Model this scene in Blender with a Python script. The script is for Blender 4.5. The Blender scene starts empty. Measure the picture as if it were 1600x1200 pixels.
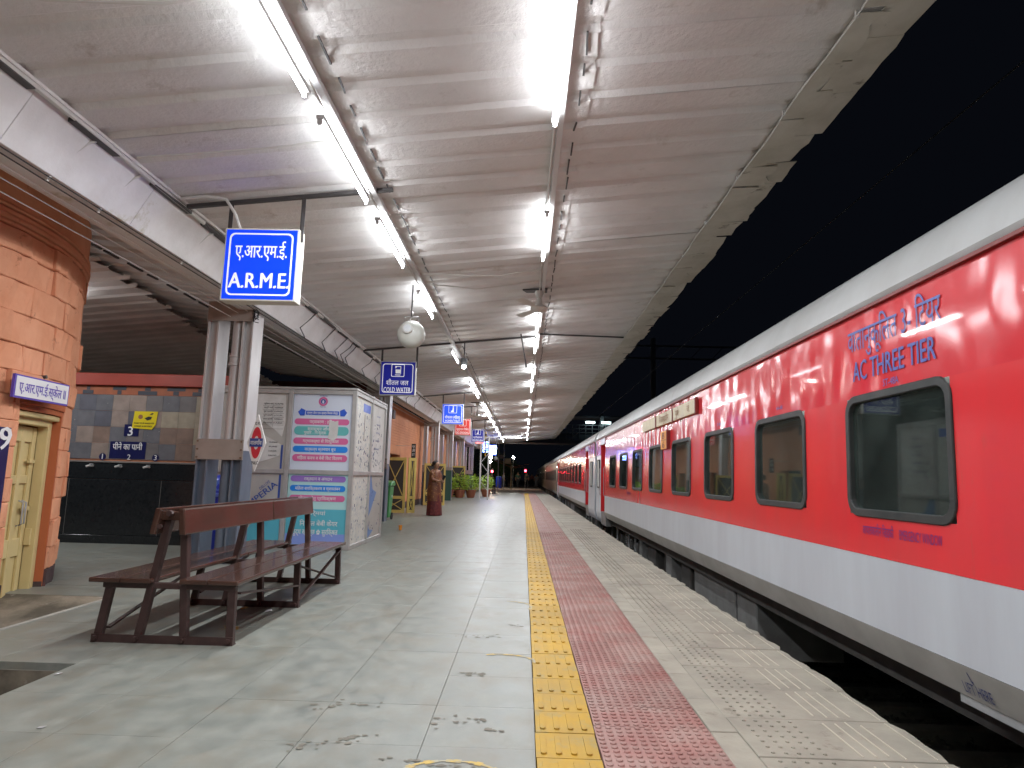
import bpy, bmesh, math, random
from mathutils import Vector, Matrix
random.seed(11)
rnd = random.uniform
sc = bpy.context.scene
COL = sc.collection

# ------------------------------------------------------------------ camera / world / exposure
cam = bpy.data.cameras.new('camera'); cam_o = bpy.data.objects.new('camera', cam); COL.objects.link(cam_o)
cam.sensor_width = 36; cam.lens = 1030/1600*36; cam.clip_start = .05; cam.clip_end = 900
YAW, PITCH, ROLL = 0.0211352, 0.1403242, 0.0253073
fw = Vector((-math.sin(YAW)*math.cos(PITCH), math.cos(YAW)*math.cos(PITCH), math.sin(PITCH)))
r0 = Vector((math.cos(YAW), math.sin(YAW), 0)); u0 = r0.cross(fw)
rr = r0*math.cos(ROLL)+u0*math.sin(ROLL); uu = -r0*math.sin(ROLL)+u0*math.cos(ROLL)
cam_o.matrix_world = Matrix(((rr.x, uu.x, -fw.x, 0), (rr.y, uu.y, -fw.y, 0), (rr.z, uu.z, -fw.z, 1.2), (0, 0, 0, 1)))
sc.camera = cam_o
w = bpy.data.worlds.new('World'); sc.world = w; w.use_nodes = True
bg = w.node_tree.nodes['Background']; bg.inputs[0].default_value = (.5, .62, 1, 1); bg.inputs[1].default_value = .0035
sc.view_settings.view_transform = 'Standard'; sc.view_settings.look = 'None'
sc.view_settings.exposure = .3; sc.view_settings.gamma = 1; sc.view_settings.use_curve_mapping = False
sc.cycles.use_denoising = True
try: sc.cycles.denoiser = 'OPENIMAGEDENOISE'
except Exception: pass
sc.cycles.max_bounces = 8; sc.cycles.diffuse_bounces = 6; sc.cycles.glossy_bounces = 4
sc.cycles.transparent_max_bounces = 12; sc.cycles.sample_clamp_indirect = 2.5; sc.cycles.caustics_reflective = False
sc.cycles.use_light_tree = True
TUBE = 34.0      # radiance of the glass tube itself
LAMP, GLOW = 37.0, 6.5      # watts each lamp throws down, and up past its batten

# ------------------------------------------------------------------ materials
def mat(name, c, r=.5, c2=None, sc_=3., lo=.35, hi=.65, bump=0., bs=40., metal=0., coat=0., rand=0., st=(1, 1, 1),
        c3=None, s3=8., t3=.62, w3=.06, st3=None, bst=None, r2=None, emit=None, es=0., spec=.5, bdist=.01, b2=0., b2s=6., b2st=None, b2d=2):
    m = bpy.data.materials.new(name); m.use_nodes = True; nt = m.node_tree; N = nt.nodes; L = nt.links
    b = N['Principled BSDF']
    c4 = lambda q: (q[0], q[1], q[2], 1)
    b.inputs['Base Color'].default_value = c4(c); b.inputs['Roughness'].default_value = r; b.inputs['Metallic'].default_value = metal
    b.inputs['Specular IOR Level'].default_value = spec
    if coat: b.inputs['Coat Weight'].default_value = coat; b.inputs['Coat Roughness'].default_value = .05
    if emit: b.inputs['Emission Color'].default_value = c4(emit); b.inputs['Emission Strength'].default_value = es
    geo = None
    def pos(stv):
        nonlocal geo
        if geo is None: geo = N.new('ShaderNodeNewGeometry')
        mp = N.new('ShaderNodeMapping'); mp.inputs['Scale'].default_value = stv; L.new(geo.outputs['Position'], mp.inputs['Vector']); return mp.outputs[0]
    def noise(s, stv, d=7, rough=.6):
        n = N.new('ShaderNodeTexNoise'); n.inputs['Scale'].default_value = s; n.inputs['Detail'].default_value = d; n.inputs['Roughness'].default_value = rough
        L.new(pos(stv), n.inputs['Vector']); return n.outputs['Fac']
    def ramp(f, a, b_):
        q = N.new('ShaderNodeMapRange'); q.inputs[1].default_value = a; q.inputs[2].default_value = b_; L.new(f, q.inputs[0]); return q.outputs[0]
    def mix(f, A, B):
        q = N.new('ShaderNodeMix'); q.data_type = 'RGBA'; L.new(f, q.inputs['Factor'])
        for s, v in ((6, A), (7, B)):
            if isinstance(v, tuple): q.inputs[s].default_value = c4(v)
            else: L.new(v, q.inputs[s])
        return q.outputs[2]
    cur = tuple(c)
    if c2:
        f = ramp(noise(sc_, st), lo, hi); cur = mix(f, tuple(c), tuple(c2))
        if r2 is not None:
            q = N.new('ShaderNodeMapRange'); q.inputs[3].default_value = r; q.inputs[4].default_value = r2; L.new(f, q.inputs[0]); L.new(q.outputs[0], b.inputs['Roughness'])
    if c3:
        cur = mix(ramp(noise(s3, st3 or st, 9, .68), t3, t3+w3), cur, tuple(c3))
    if rand:
        oi = N.new('ShaderNodeObjectInfo'); hs = N.new('ShaderNodeHueSaturation')
        q = N.new('ShaderNodeMapRange'); q.inputs[3].default_value = 1-rand; q.inputs[4].default_value = 1+rand
        L.new(oi.outputs['Random'], q.inputs[0]); L.new(q.outputs[0], hs.inputs['Value'])
        if isinstance(cur, tuple): hs.inputs['Color'].default_value = c4(cur)
        else: L.new(cur, hs.inputs['Color'])
        cur = hs.outputs[0]
    if not isinstance(cur, tuple): L.new(cur, b.inputs['Base Color'])
    h = None
    if bump:
        bp = N.new('ShaderNodeBump'); bp.inputs['Strength'].default_value = bump; bp.inputs['Distance'].default_value = bdist
        L.new(noise(bs, bst or st, 6, .62), bp.inputs['Height']); h = bp.outputs[0]
    if b2:
        bp = N.new('ShaderNodeBump'); bp.inputs['Strength'].default_value = 1; bp.inputs['Distance'].default_value = b2
        L.new(noise(b2s, b2st or st, b2d, .5), bp.inputs['Height'])
        if h: L.new(h, bp.inputs['Normal'])
        h = bp.outputs[0]
    if h: L.new(h, b.inputs['Normal'])
    return m

def emis(name, c, s):
    m = bpy.data.materials.new(name); m.use_nodes = True; b = m.node_tree.nodes['Principled BSDF']
    b.inputs['Base Color'].default_value = (.8, .8, .8, 1); b.inputs['Emission Color'].default_value = (*c, 1); b.inputs['Emission Strength'].default_value = s
    return m

def glass_mat():
    m = bpy.data.materials.new('window_glass'); m.use_nodes = True; nt = m.node_tree; N = nt.nodes; L = nt.links
    N.remove(N['Principled BSDF']); out = N['Material Output']
    g = N.new('ShaderNodeBsdfGlossy'); g.inputs['Roughness'].default_value = .03; g.inputs['Color'].default_value = (.85, .95, .92, 1)
    t = N.new('ShaderNodeBsdfTransparent'); t.inputs['Color'].default_value = (.62, .74, .69, 1)
    d = N.new('ShaderNodeBsdfDiffuse'); d.inputs['Color'].default_value = (.20, .26, .235, 1)     # film of dust
    n = N.new('ShaderNodeTexNoise'); n.inputs['Scale'].default_value = 3; n.inputs['Detail'].default_value = 6
    q = N.new('ShaderNodeMapRange'); q.inputs[1].default_value = .3; q.inputs[2].default_value = .7; q.inputs[3].default_value = .05; q.inputs[4].default_value = .16
    geo = N.new('ShaderNodeNewGeometry'); L.new(geo.outputs['Position'], n.inputs['Vector']); L.new(n.outputs['Fac'], q.inputs[0])
    m1 = N.new('ShaderNodeMixShader'); L.new(q.outputs[0], m1.inputs[0]); L.new(t.outputs[0], m1.inputs[1]); L.new(d.outputs[0], m1.inputs[2])
    f = N.new('ShaderNodeFresnel'); f.inputs['IOR'].default_value = 1.55
    mx = N.new('ShaderNodeMixShader'); L.new(f.outputs[0], mx.inputs[0]); L.new(m1.outputs[0], mx.inputs[1]); L.new(g.outputs[0], mx.inputs[2])
    L.new(mx.outputs[0], out.inputs['Surface']); return m

M = {}
M['soffit'] = mat('soffit_paint', (.74, .725, .71), .6, (.65, .63, .615), 1.6, bump=.9, bs=20, bdist=.011, c3=(.50, .455, .41), s3=2.2, t3=.61, w3=.12, b2=.003, b2s=4, b2st=(.5, 2.0, 1))
M['fringe'] = mat('fringe_sheet', (.64, .60, .53), .6, (.50, .46, .385), 2.2, bump=.3, bs=20, c3=(.2, .17, .13), s3=3, t3=.62, w3=.08)
M['gutter'] = mat('gutter_whitewash', (.74, .73, .73), .55, (.64, .62, .61), 2.5, bump=.35, bs=14, bdist=.01, c3=(.42, .37, .24), s3=1.7, t3=.61, w3=.1)
M['soffit_old'] = mat('old_soffit_paint', (.70, .65, .62), .5, (.56, .51, .48), 1.5, bump=.2, bs=20)
M['kota'] = mat('polished_stone_floor', (.155, .168, .15), .33, (.245, .25, .22), 7, .30, .70, bump=.14, bs=26, bdist=.0035, rand=.03, r2=.5, spec=.33,
                c3=(.185, .165, .125), s3=3.2, t3=.46, w3=.34, b2=.0035, b2s=1.6, st=(1, .7, 1))
M['concrete'] = mat('platform_concrete', (.36, .34, .30), .8, (.24, .225, .195), 2.2, bump=.35, bs=30, c3=(.13, .12, .10), s3=3.5, t3=.62, w3=.12)
M['pit'] = mat('stained_pit_concrete', (.24, .20, .15), .85, (.09, .075, .055), 2.6, .38, .6, bump=.5, bs=18, c3=(.32, .29, .25), s3=5, t3=.6, w3=.1)
M['grime'] = mat('floor_grime', (.17, .155, .12), .7, (.12, .105, .08), 20, .5, .62)
M['tan_paint'] = mat('old_yellow_floor_paint', (.50, .34, .07), .6, (.34, .31, .22), 14, .42, .55)
M['yellow_tile'] = mat('yellow_tactile_tile', (.50, .30, .03), .6, (.40, .26, .06), 3.5, bump=.2, bs=60, bdist=.003, rand=.10, spec=.3, c3=(.30, .27, .14), s3=6, t3=.53, w3=.2)
M['red_tile'] = mat('red_tactile_tile', (.29, .125, .108), .6, (.33, .225, .195), 3, bump=.2, bs=60, bdist=.003, rand=.12, c3=(.28, .12, .10), s3=2.3, t3=.56, w3=.16)
M['coping'] = mat('coping_stone', (.37, .35, .285), .6, (.265, .25, .205), 2.6, bump=.4, bs=34, bdist=.006, rand=.07, c3=(.19, .17, .13), s3=5, t3=.585, w3=.1)
M['coping_line'] = mat('lit_ridge_tone', (.56, .52, .42), .5)  # light caught by the raised ridges, put into a paler colour
M['ballast'] = mat('ballast_stone', (.38, .39, .34), .85, (.22, .23, .19), 9, bump=.5, bs=30)
M['sleeper'] = mat('concrete_sleeper', (.56, .58, .50), .8, (.42, .44, .37), 5, bump=.3)
M['rail'] = mat('rusty_rail', (.16, .11, .08), .5, (.09, .06, .05), 8, metal=.5)
M['earth'] = mat('dark_earth', (.06, .055, .045), .95, (.035, .035, .03), 1)
M['red'] = mat('coach_red_paint', (.66, .028, .04), .16, (.58, .03, .04), .9, coat=.4, b2=.018, b2s=1., b2st=(1, 5.0, 2.8), b2d=0)
M['red_flat'] = mat('coach_red_paint_flat', (.68, .028, .035), .2, (.60, .035, .04), .9, coat=.25, b2=.004, b2s=1., b2st=(1, 3, 1.5), b2d=1, st=(1, 2.5, .6), c3=(.50, .06, .05), s3=3, t3=.62, w3=.15)
M['redin'] = mat('vestibule_red', (.55, .015, .02), .4)
M['grey'] = mat('coach_pale_grey_paint', (.47, .50, .54), .3, (.42, .44, .48), 1.2, c3=(.36, .34, .31), s3=1.5, t3=.64, w3=.12, st=(1, 3, .5), b2=.004, b2s=1, b2st=(1, 2, 1))
M['sill'] = mat('coach_sill_grey', (.36, .35, .33), .45, (.28, .27, .25), 1.6, st=(1, 1.5, 2))
M['roof'] = mat('coach_roof_grey', (.46, .47, .47), .42, (.40, .405, .40), 1.2, c3=(.30, .28, .25), s3=2.2, t3=.66, w3=.08, st=(1, 2, 1), b2=.004, b2s=1.5)
M['rubber'] = mat('window_rubber', (.024, .027, .027), .5, (.045, .045, .044), 6, spec=.25)
M['glass'] = glass_mat()
M['curt_g'] = mat('green_curtain', (.12, .34, .25), .85, (.06, .19, .14), 4, st=(1, 8, 1))
M['curt_p'] = mat('pale_curtain', (.42, .44, .42), .85, (.34, .33, .31), 4, st=(1, 8, 1))
M['inside'] = mat('coach_interior', (.18, .19, .19), .7)
M['under'] = mat('underframe_dark', (.035, .033, .03), .7, (.06, .055, .05), 5)
M['under_g'] = mat('underframe_grey', (.17, .17, .165), .6, (.12, .115, .11), 4)
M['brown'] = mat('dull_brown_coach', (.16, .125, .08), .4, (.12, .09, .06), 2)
M['blue_txt'] = mat('blue_stencil', (.055, .075, .33), .4)
M['purple_txt'] = mat('purple_stencil', (.12, .012, .16), .4)
M['navy_txt'] = mat('navy_stencil', (.03, .04, .15), .5)
M['board'] = mat('cream_destination_plate', (.58, .50, .30), .4, (.48, .40, .24), 5)
M['board_txt'] = mat('rust_lettering', (.30, .13, .05), .6)
M['orange_plate'] = mat('orange_plate', (.80, .33, .03), .45)
M['darkred'] = mat('dark_red_paint', (.18, .02, .015), .5)
M['stone'] = mat('orange_painted_stone', (.72, .35, .21), .85, (.64, .28, .155), 2.6, bump=.6, bs=16, bdist=.012, rand=.05, c3=(.36, .14, .075), s3=6, t3=.60, w3=.10, spec=.25)
M['mortar'] = mat('orange_painted_joint', (.62, .27, .15), .9, (.52, .21, .11), 6, bump=.4)
M['wallbrick'] = mat('orange_wall_plaster', (.66, .28, .13), .7, (.56, .22, .10), 2, bump=.5, bs=12, c3=(.34, .13, .07), s3=9, t3=.66, w3=.05)
M['reveal'] = mat('rust_orange_reveal', (.42, .11, .035), .7)
M['maroon'] = mat('unlit_maroon_plaster', (.10, .025, .022), .8, (.06, .02, .018), 2)  # end face of the orange building, its lack of light put into the colour
M['plinth'] = mat('dark_plinth_paint', (.045, .025, .025), .6, (.08, .05, .05), 7, bump=.6, bs=14)
M['cream'] = mat('cream_door_paint', (.66, .53, .26), .42, (.57, .45, .21), 2.5, bump=.15, bs=24, c3=(.38, .27, .11), s3=5, t3=.66, w3=.07, st=(1, 1, .4))
M['yellowf'] = mat('yellow_gate_paint', (.58, .44, .12), .5, (.48, .36, .1), 4)
M['mesh_dark'] = mat('dark_gauze', (.035, .03, .028), .7)
M['white'] = mat('white_enamel', (.74, .74, .74), .35)
M['offwhite'] = mat('aged_white_paint', (.60, .60, .58), .45, (.5, .5, .47), 4)
M['blue_edge'] = mat('blue_border_paint', (.10, .06, .40), .45)
M['black_txt'] = mat('black_lettering', (.02, .02, .02), .5)
M['navy'] = mat('navy_enamel', (.012, .014, .075), .3)
M['granite'] = mat('black_granite', (.012, .014, .016), .16, (.022, .024, .026), 30)
M['granite_edge'] = mat('granite_joint', (.16, .15, .14), .5)
M['rustred'] = mat('red_oxide_beam', (.34, .045, .025), .45, (.27, .035, .02), 2)
TILEC = [(.30, .235, .20), (.14, .14, .155), (.17, .155, .155), (.31, .26, .205), (.37, .32, .24), (.24, .165, .13), (.11, .11, .135), (.22, .20, .185)]
for i, c in enumerate(TILEC):
    M['slate%d' % i] = mat('slate_tile_%d' % i, c, .5, tuple(v*.72 for v in c), 5, bump=.3, bs=22, bdist=.004, c3=(.5, .49, .47), s3=9, t3=.645, w3=.04)
M['mosaic_o'] = mat('orange_mosaic', (.34, .10, .04), .5, (.27, .08, .035), 8)
M['mosaic_d'] = mat('dark_mosaic', (.04, .045, .06), .5)
M['steel'] = mat('silver_paint', (.62, .61, .61), .36, (.54, .52, .52), 4, metal=.15, bump=.1, bs=30, st=(1, 1, .3))
M['steelblue'] = mat('slate_blue_paint', (.10, .125, .17), .4, (.14, .165, .21), 5, st=(1, 1, .4))
M['plate'] = mat('taupe_plate', (.34, .285, .255), .42, (.28, .235, .21), 4)
M['galv'] = mat('galvanised_steel', (.42, .43, .44), .4, (.35, .36, .37), 6, metal=.4)
M['angle'] = mat('dark_slotted_angle', (.055, .05, .05), .5)
M['bolt'] = mat('rusty_bolt', (.17, .1, .06), .6)
M['batten'] = mat('tube_batten', (.60, .60, .60), .4)
M['tube'] = emis('lit_tube', (.92, .96, 1.0), TUBE)
M['tube_dim'] = emis('dim_tube', (.92, .96, 1.0), 12)
M['tube_far'] = emis('far_tube', (.75, 1, 1.0), 14)
M['bulb'] = emis('lamp_bulb', (1, .97, .92), 140)
M['curtain_fill'] = emis('curtain_fill_glow', (.85, 1, .93), 34.0)  # emission of the strip added inside each coach to brighten the curtains
M['warmbulb'] = emis('warm_bulb', (1, .78, .55), 260)
M['redlamp'] = emis('red_signal', (1, .02, .04), 70)
M['sign_blue_lit'] = mat('backlit_blue', (.0, .03, .45), .3, emit=(.0, .045, .95), es=.72)
M['sign_blue'] = mat('blue_sign', (.012, .02, .33), .3, emit=(.01, .015, .5), es=.12)
M['sign_blue_mid'] = mat('backlit_mid_blue', (.02, .07, .5), .3, emit=(.02, .09, .9), es=.55)
M['sign_red'] = mat('red_sign', (.6, .05, .04), .3, emit=(.85, .06, .05), es=.28)
M['sign_white'] = mat('sign_white', (.8, .8, .8), .35, emit=(1, 1, 1), es=.25)
M['sign_case'] = mat('sign_case', (.66, .64, .55), .4)
M['glow_blue'] = emis('glowing_blue_sign', (.02, .12, 1.0), 6)
M['glow_white'] = emis('glowing_white_sign', (.7, .85, 1.0), 12)
M['glow_red'] = emis('glowing_red_sign', (1, .05, .05), 5)
M['spk'] = mat('grey_horn_paint', (.50, .51, .47), .35, (.44, .45, .41), 6)
M['fan'] = mat('fan_enamel', (.62, .61, .57), .35)
M['cable_w'] = mat('white_cable', (.62, .61, .58), .5)
M['cable_b'] = mat('black_cable', (.012, .012, .014), .5)
M['wood'] = mat('brown_bench_paint', (.068, .031, .021), .24, (.045, .021, .015), 5, bump=.25, bs=24, bdist=.004, st=(1, .2, 1), coat=.3, c3=(.15, .075, .06), s3=9, t3=.66, w3=.05)
M['iron'] = mat('brown_iron_paint', (.040, .020, .018), .4, (.06, .032, .028), 9, bump=.3, bs=60)
M['alu'] = mat('aluminium_frame', (.44, .43, .42), .4, (.38, .365, .35), 6, metal=.3)
M['ply'] = mat('grey_board', (.42, .40, .37), .5, (.37, .345, .32), 3)
M['paper'] = mat('old_paper', (.62, .61, .59), .6, (.52, .51, .49), 5, c3=(.36, .37, .37), s3=9, t3=.68, w3=.05)
M['scribble'] = mat('scribbled_white_panel', (.64, .63, .58), .45, (.55, .54, .49), 4, c3=(.13, .22, .36), s3=12, t3=.565, w3=.04, st3=(1, 2.2, 1))
M['poster_w'] = mat('poster_pale_blue', (.60, .65, .75), .35)
M['poster_g'] = mat('poster_mint', (.42, .66, .66), .35)
M['poster_t'] = mat('poster_teal', (.10, .42, .52), .35)
M['poster_v'] = mat('poster_violet', (.22, .30, .66), .35)
M['pill_pink'] = mat('print_pink', (.60, .13, .30), .35)
M['pill_teal'] = mat('print_teal', (.12, .42, .42), .35)
M['pill_blue'] = mat('print_blue', (.02, .22, .70), .35)
M['pill_purple'] = mat('print_purple', (.28, .16, .50), .35)
M['ribbon'] = mat('print_royal_blue', (.03, .10, .52), .35)
M['print_red'] = mat('print_red', (.55, .03, .05), .4)
M['print_blue'] = mat('print_deep_blue', (.03, .07, .28), .4)
M['blade_blue'] = mat('faded_blue_print', (.12, .22, .45), .45)
M['bin_blue'] = mat('blue_plastic', (.02, .05, .55), .3)
M['bin_pale'] = mat('pale_blue_plastic', (.10, .20, .70), .3)
M['bin_green'] = mat('green_plastic', (.05, .24, .07), .4)
M['terracotta'] = mat('terracotta', (.36, .13, .07), .7, (.28, .1, .06), 9)
M['leaf'] = mat('leaf_green', (.32, .52, .05), .5, (.50, .66, .12), 9, rand=.1)
M['leaf_dark'] = mat('dark_foliage', (.03, .07, .02), .6, (.05, .10, .025), 3)
M['bark'] = mat('bark', (.08, .06, .045), .8)
M['skin'] = mat('skin', (.30, .165, .10), .5)
M['hair'] = mat('hair', (.012, .010, .010), .4)
M['sari_low'] = mat('maroon_sari', (.085, .010, .014), .5, (.14, .022, .022), 14, .4, .6, c3=(.42, .22, .07), s3=22, t3=.62, w3=.05)
M['sari_top'] = mat('brown_gold_sari', (.11, .032, .018), .55, (.19, .07, .025), 10, c3=(.42, .22, .07), s3=20, t3=.58, w3=.05)
M['cloth_d'] = mat('dark_cloth', (.02, .025, .03), .8)
M['cloth_g'] = mat('grey_cloth', (.22, .23, .25), .8)
M['cloth_b'] = mat('green_cloth', (.03, .08, .06), .8)
M['cloth_r'] = mat('dull_red_cloth', (.22, .06, .05), .8)
M['phone'] = mat('phone_black', (.02, .02, .025), .2)
M['litter_w'] = mat('crumpled_foil', (.6, .6, .62), .3, metal=.4)
M['litter_y'] = mat('gold_wrapper', (.55, .32, .05), .35)
M['litter_o'] = mat('orange_cup', (.75, .28, .04), .4)
M['mast'] = mat('mast_grey', (.10, .11, .12), .6)
M['bridge'] = mat('bridge_dark_steel', (.05, .06, .08), .7)
M['yellow_black'] = mat('yellow_marker', (.62, .42, .03), .5)
M['screen'] = mat('yellow_sticker', (.70, .56, .015), .4)

# ------------------------------------------------------------------ mesh helpers
class MB:
    def __init__(s): s.v = []; s.f = []
    def add(s, vs, fs):
        o = len(s.v); s.v += [tuple(v) for v in vs]; s.f += [tuple(i+o for i in f) for f in fs]; return s
    def box(s, x0, x1, y0, y1, z0, z1):
        return s.add([(x0, y0, z0), (x1, y0, z0), (x1, y1, z0), (x0, y1, z0), (x0, y0, z1), (x1, y0, z1), (x1, y1, z1), (x0, y1, z1)],
                     [(0, 3, 2, 1), (4, 5, 6, 7), (0, 1, 5, 4), (1, 2, 6, 5), (2, 3, 7, 6), (3, 0, 4, 7)])
    def bar(s, p, q, a, b, up=(0, 0, 1)):
        p, q = Vector(p), Vector(q); d = (q-p).normalized(); up = Vector(up)
        if abs(d.dot(up)) > .98: up = Vector((0, 1, 0))
        x = d.cross(up).normalized()*a/2; y = x.cross(d).normalized()*b/2
        vs = [p-x-y, p+x-y, p+x+y, p-x+y, q-x-y, q+x-y, q+x+y, q-x+y]
        return s.add(vs, [(0, 1, 2, 3), (4, 7, 6, 5), (0, 4, 5, 1), (1, 5, 6, 2), (2, 6, 7, 3), (3, 7, 4, 0)])
    def tube(s, pts, r, n=6, caps=True):
        pts = [Vector(p) for p in pts]; rs = r if isinstance(r, (list, tuple)) else [r]*len(pts); rings = []
        for i, p in enumerate(pts):
            d = (pts[min(i+1, len(pts)-1)]-pts[max(i-1, 0)])
            d = d.normalized() if d.length > 1e-9 else Vector((0, 0, 1))
            up = Vector((0, 0, 1)) if abs(d.z) < .95 else Vector((1, 0, 0))
            x = d.cross(up).normalized(); y = x.cross(d)
            rings.append([p+(x*math.cos(2*math.pi*k/n)+y*math.sin(2*math.pi*k/n))*rs[i] for k in range(n)])
        vs = [v for g in rings for v in g]; fs = []
        for i in range(len(pts)-1):
            for k in range(n): fs.append((i*n+k, i*n+(k+1) % n, (i+1)*n+(k+1) % n, (i+1)*n+k))
        if caps: fs.append(tuple(range(n-1, -1, -1))); fs.append(tuple((len(pts)-1)*n+k for k in range(n)))
        return s.add(vs, fs)
    def lathe(s, prof, c, n=16, ax='z', wob=None):
        vs = []; fs = []
        for i, (r, h) in enumerate(prof):
            for k in range(n):
                a = 2*math.pi*k/n; q = r*(1 if wob is None else wob(a, h)); ca, sa = q*math.cos(a), q*math.sin(a)
                vs.append({'z': (c[0]+ca, c[1]+sa, c[2]+h), 'y': (c[0]+ca, c[1]+h, c[2]+sa), 'x': (c[0]+h, c[1]+ca, c[2]+sa)}[ax])
        for i in range(len(prof)-1):
            for k in range(n): fs.append((i*n+k, i*n+(k+1) % n, (i+1)*n+(k+1) % n, (i+1)*n+k))
        fs.append(tuple(range(n-1, -1, -1))); fs.append(tuple((len(prof)-1)*n+k for k in range(n)))
        return s.add(vs, fs)
    def prism(s, poly, f0, f1):   # poly 2d; f0/f1 map (a,b)->3d for both faces
        n = len(poly); vs = [f0(*p) for p in poly]+[f1(*p) for p in poly]
        return s.add(vs, [tuple(range(n-1, -1, -1)), tuple(range(n, 2*n))]+[(i, (i+1) % n, n+(i+1) % n, n+i) for i in range(n)])
    def ring(s, outer, inner, f0, f1):
        n = len(outer); vs = [f0(*p) for p in outer]+[f0(*p) for p in inner]+[f1(*p) for p in outer]+[f1(*p) for p in inner]
        fs = []
        for i in range(n):
            j = (i+1) % n
            fs += [(i, j, n+j, n+i), (2*n+i, 3*n+i, 3*n+j, 2*n+j), (i, 2*n+i, 2*n+j, j), (n+i, n+j, 3*n+j, 3*n+i)]
        return s.add(vs, fs)
    def mesh(s, name, m, off=(0, 0, 0), bevel=0., smooth=False, seg=1):
        me = bpy.data.meshes.new(name)
        me.from_pydata([(v[0]-off[0], v[1]-off[1], v[2]-off[2]) for v in s.v], [], s.f)
        bm = bmesh.new(); bm.from_mesh(me); bmesh.ops.recalc_face_normals(bm, faces=bm.faces)
        if bevel: bmesh.ops.bevel(bm, geom=[e for e in bm.edges if len(e.link_faces) == 2 and e.calc_face_angle(0) > .5], offset=bevel, segments=seg, affect='EDGES', profile=.6)
        if smooth:
            for f in bm.faces: f.smooth = True
            for e in bm.edges:
                if len(e.link_faces) == 2 and e.calc_face_angle(0) > .7: e.smooth = False
        bm.to_mesh(me); bm.free()
        if m: me.materials.append(M[m] if isinstance(m, str) else m)
        return me

def wloc(o):
    l = Vector((0, 0, 0))
    while o is not None: l += o.location; o = o.parent
    return l
def link(name, me, parent=None):
    o = bpy.data.objects.new(name, me); COL.objects.link(o); o.parent = parent; return o
def part(name, mb, m, parent, bevel=0., smooth=False, label=None, stuff=False, seg=1):
    o = link(name, mb.mesh(name, m, wloc(parent), bevel, smooth, seg), parent)
    if label: o['label'] = label
    if stuff: o['kind'] = 'stuff'
    return o
def thing(name, label, cat, loc=(0, 0, 0), group=None):
    o = bpy.data.objects.new(name, None); COL.objects.link(o); o.location = loc; o.empty_display_size = .2
    o['label'] = label; o['category'] = cat
    if group: o['group'] = group
    return o
def tag(o, label, cat, group=None):
    o['label'] = label; o['category'] = cat
    if group: o['group'] = group
    return o
def solo(name, mb, m, label, cat, group=None, bevel=0., smooth=False, loc=(0, 0, 0)):
    o = link(name, mb.mesh(name, m, loc, bevel, smooth)); o.location = loc; return tag(o, label, cat, group)
def struct(name, loc=(0, 0, 0)):
    o = bpy.data.objects.new(name, None); COL.objects.link(o); o.location = loc; o['kind'] = 'structure'; return o
def copytree(o, parent=None, loc=None):
    c = o.copy(); COL.objects.link(c)
    if parent: c.parent = parent
    if loc is not None: c.location = loc
    for ch in list(o.children): copytree(ch, c)
    return c

def rrect(x0, x1, y0, y1, r, n=4):
    p = []
    for cx, cy, a0 in ((x1-r, y1-r, 0), (x0+r, y1-r, 90), (x0+r, y0+r, 180), (x1-r, y0+r, 270)):
        for k in range(n+1):
            a = math.radians(a0+90*k/n); p.append((cx+r*math.cos(a), cy+r*math.sin(a)))
    return p

# text: lines = (string, x, y, height, width or None, bold); laid out on plane (origin, xdir, ydir)
def visual(s):   # put the short-i sign before its consonant, as it is written
    out = []
    for ch in s:
        if ch == 'ि':
            i = len(out)-1
            while i >= 2 and out[i-1] == '्': i -= 2
            out.insert(max(i, 0), ch)
        else: out.append(ch)
    return ''.join(out)
def lettering(lines, origin, xd, yd, m, parent, name='lettering', ext=.0012):
    O, X, Y = Vector(origin), Vector(xd), Vector(yd); Z = X.cross(Y); last = None
    for ln in lines:
        mb = MB()
        s, x, y, h = ln[:4]; wd = ln[4] if len(ln) > 4 else None; bold = ln[5] if len(ln) > 5 else .0; rot = ln[6] if len(ln) > 6 else 0
        c = bpy.data.curves.new('t', 'FONT'); c.body = visual(s); c.resolution_u = 2; c.align_x = 'LEFT'
        ob = bpy.data.objects.new('t', c); me = bpy.data.meshes.new_from_object(ob)
        if len(me.vertices):
            xs = [v.co.x for v in me.vertices]; x0, x1 = min(xs), max(xs)
            k = h/.72; kx = k if wd is None else wd/(x1-x0); cr, sr = math.cos(rot), math.sin(rot)
            vs = []
            for v in me.vertices:
                a, b = (v.co.x-(x0+x1)/2)*kx, (v.co.y-.36)*k
                a, b = a*cr-b*sr, a*sr+b*cr
                vs.append(O+X*(x+a)+Y*(y+b)+Z*ext)
            fs = [tuple(p.vertices) for p in me.polygons]; e = bold*h*1.3
            for i, (da, db) in enumerate(((0, 0), (e, e*.4), (-e, -e*.4)) if bold else ((0, 0),)):   # heavier strokes: layers a hair apart
                mb.add([v+X*da+Y*db+Z*(i*.0004) for v in vs], fs)
        bpy.data.meshes.remove(me); bpy.data.objects.remove(ob); bpy.data.curves.remove(c)
        if mb.v: last = link(name, mesh_plain(mb, name, m, wloc(parent)), parent)
    return last
def mesh_plain(mb, name, m, off=(0, 0, 0)):
    me = bpy.data.meshes.new(name); me.from_pydata([(v[0]-off[0], v[1]-off[1], v[2]-off[2]) for v in mb.v], [], mb.f)
    me.materials.append(M[m]); return me
ORD = ['nearest', 'second', 'third', 'fourth', 'fifth', 'sixth', 'seventh', 'eighth', 'ninth', 'tenth', 'eleventh', 'twelfth', 'thirteenth', 'fourteenth', 'fifteenth', 'sixteenth', 'seventeenth', 'eighteenth']

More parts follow.
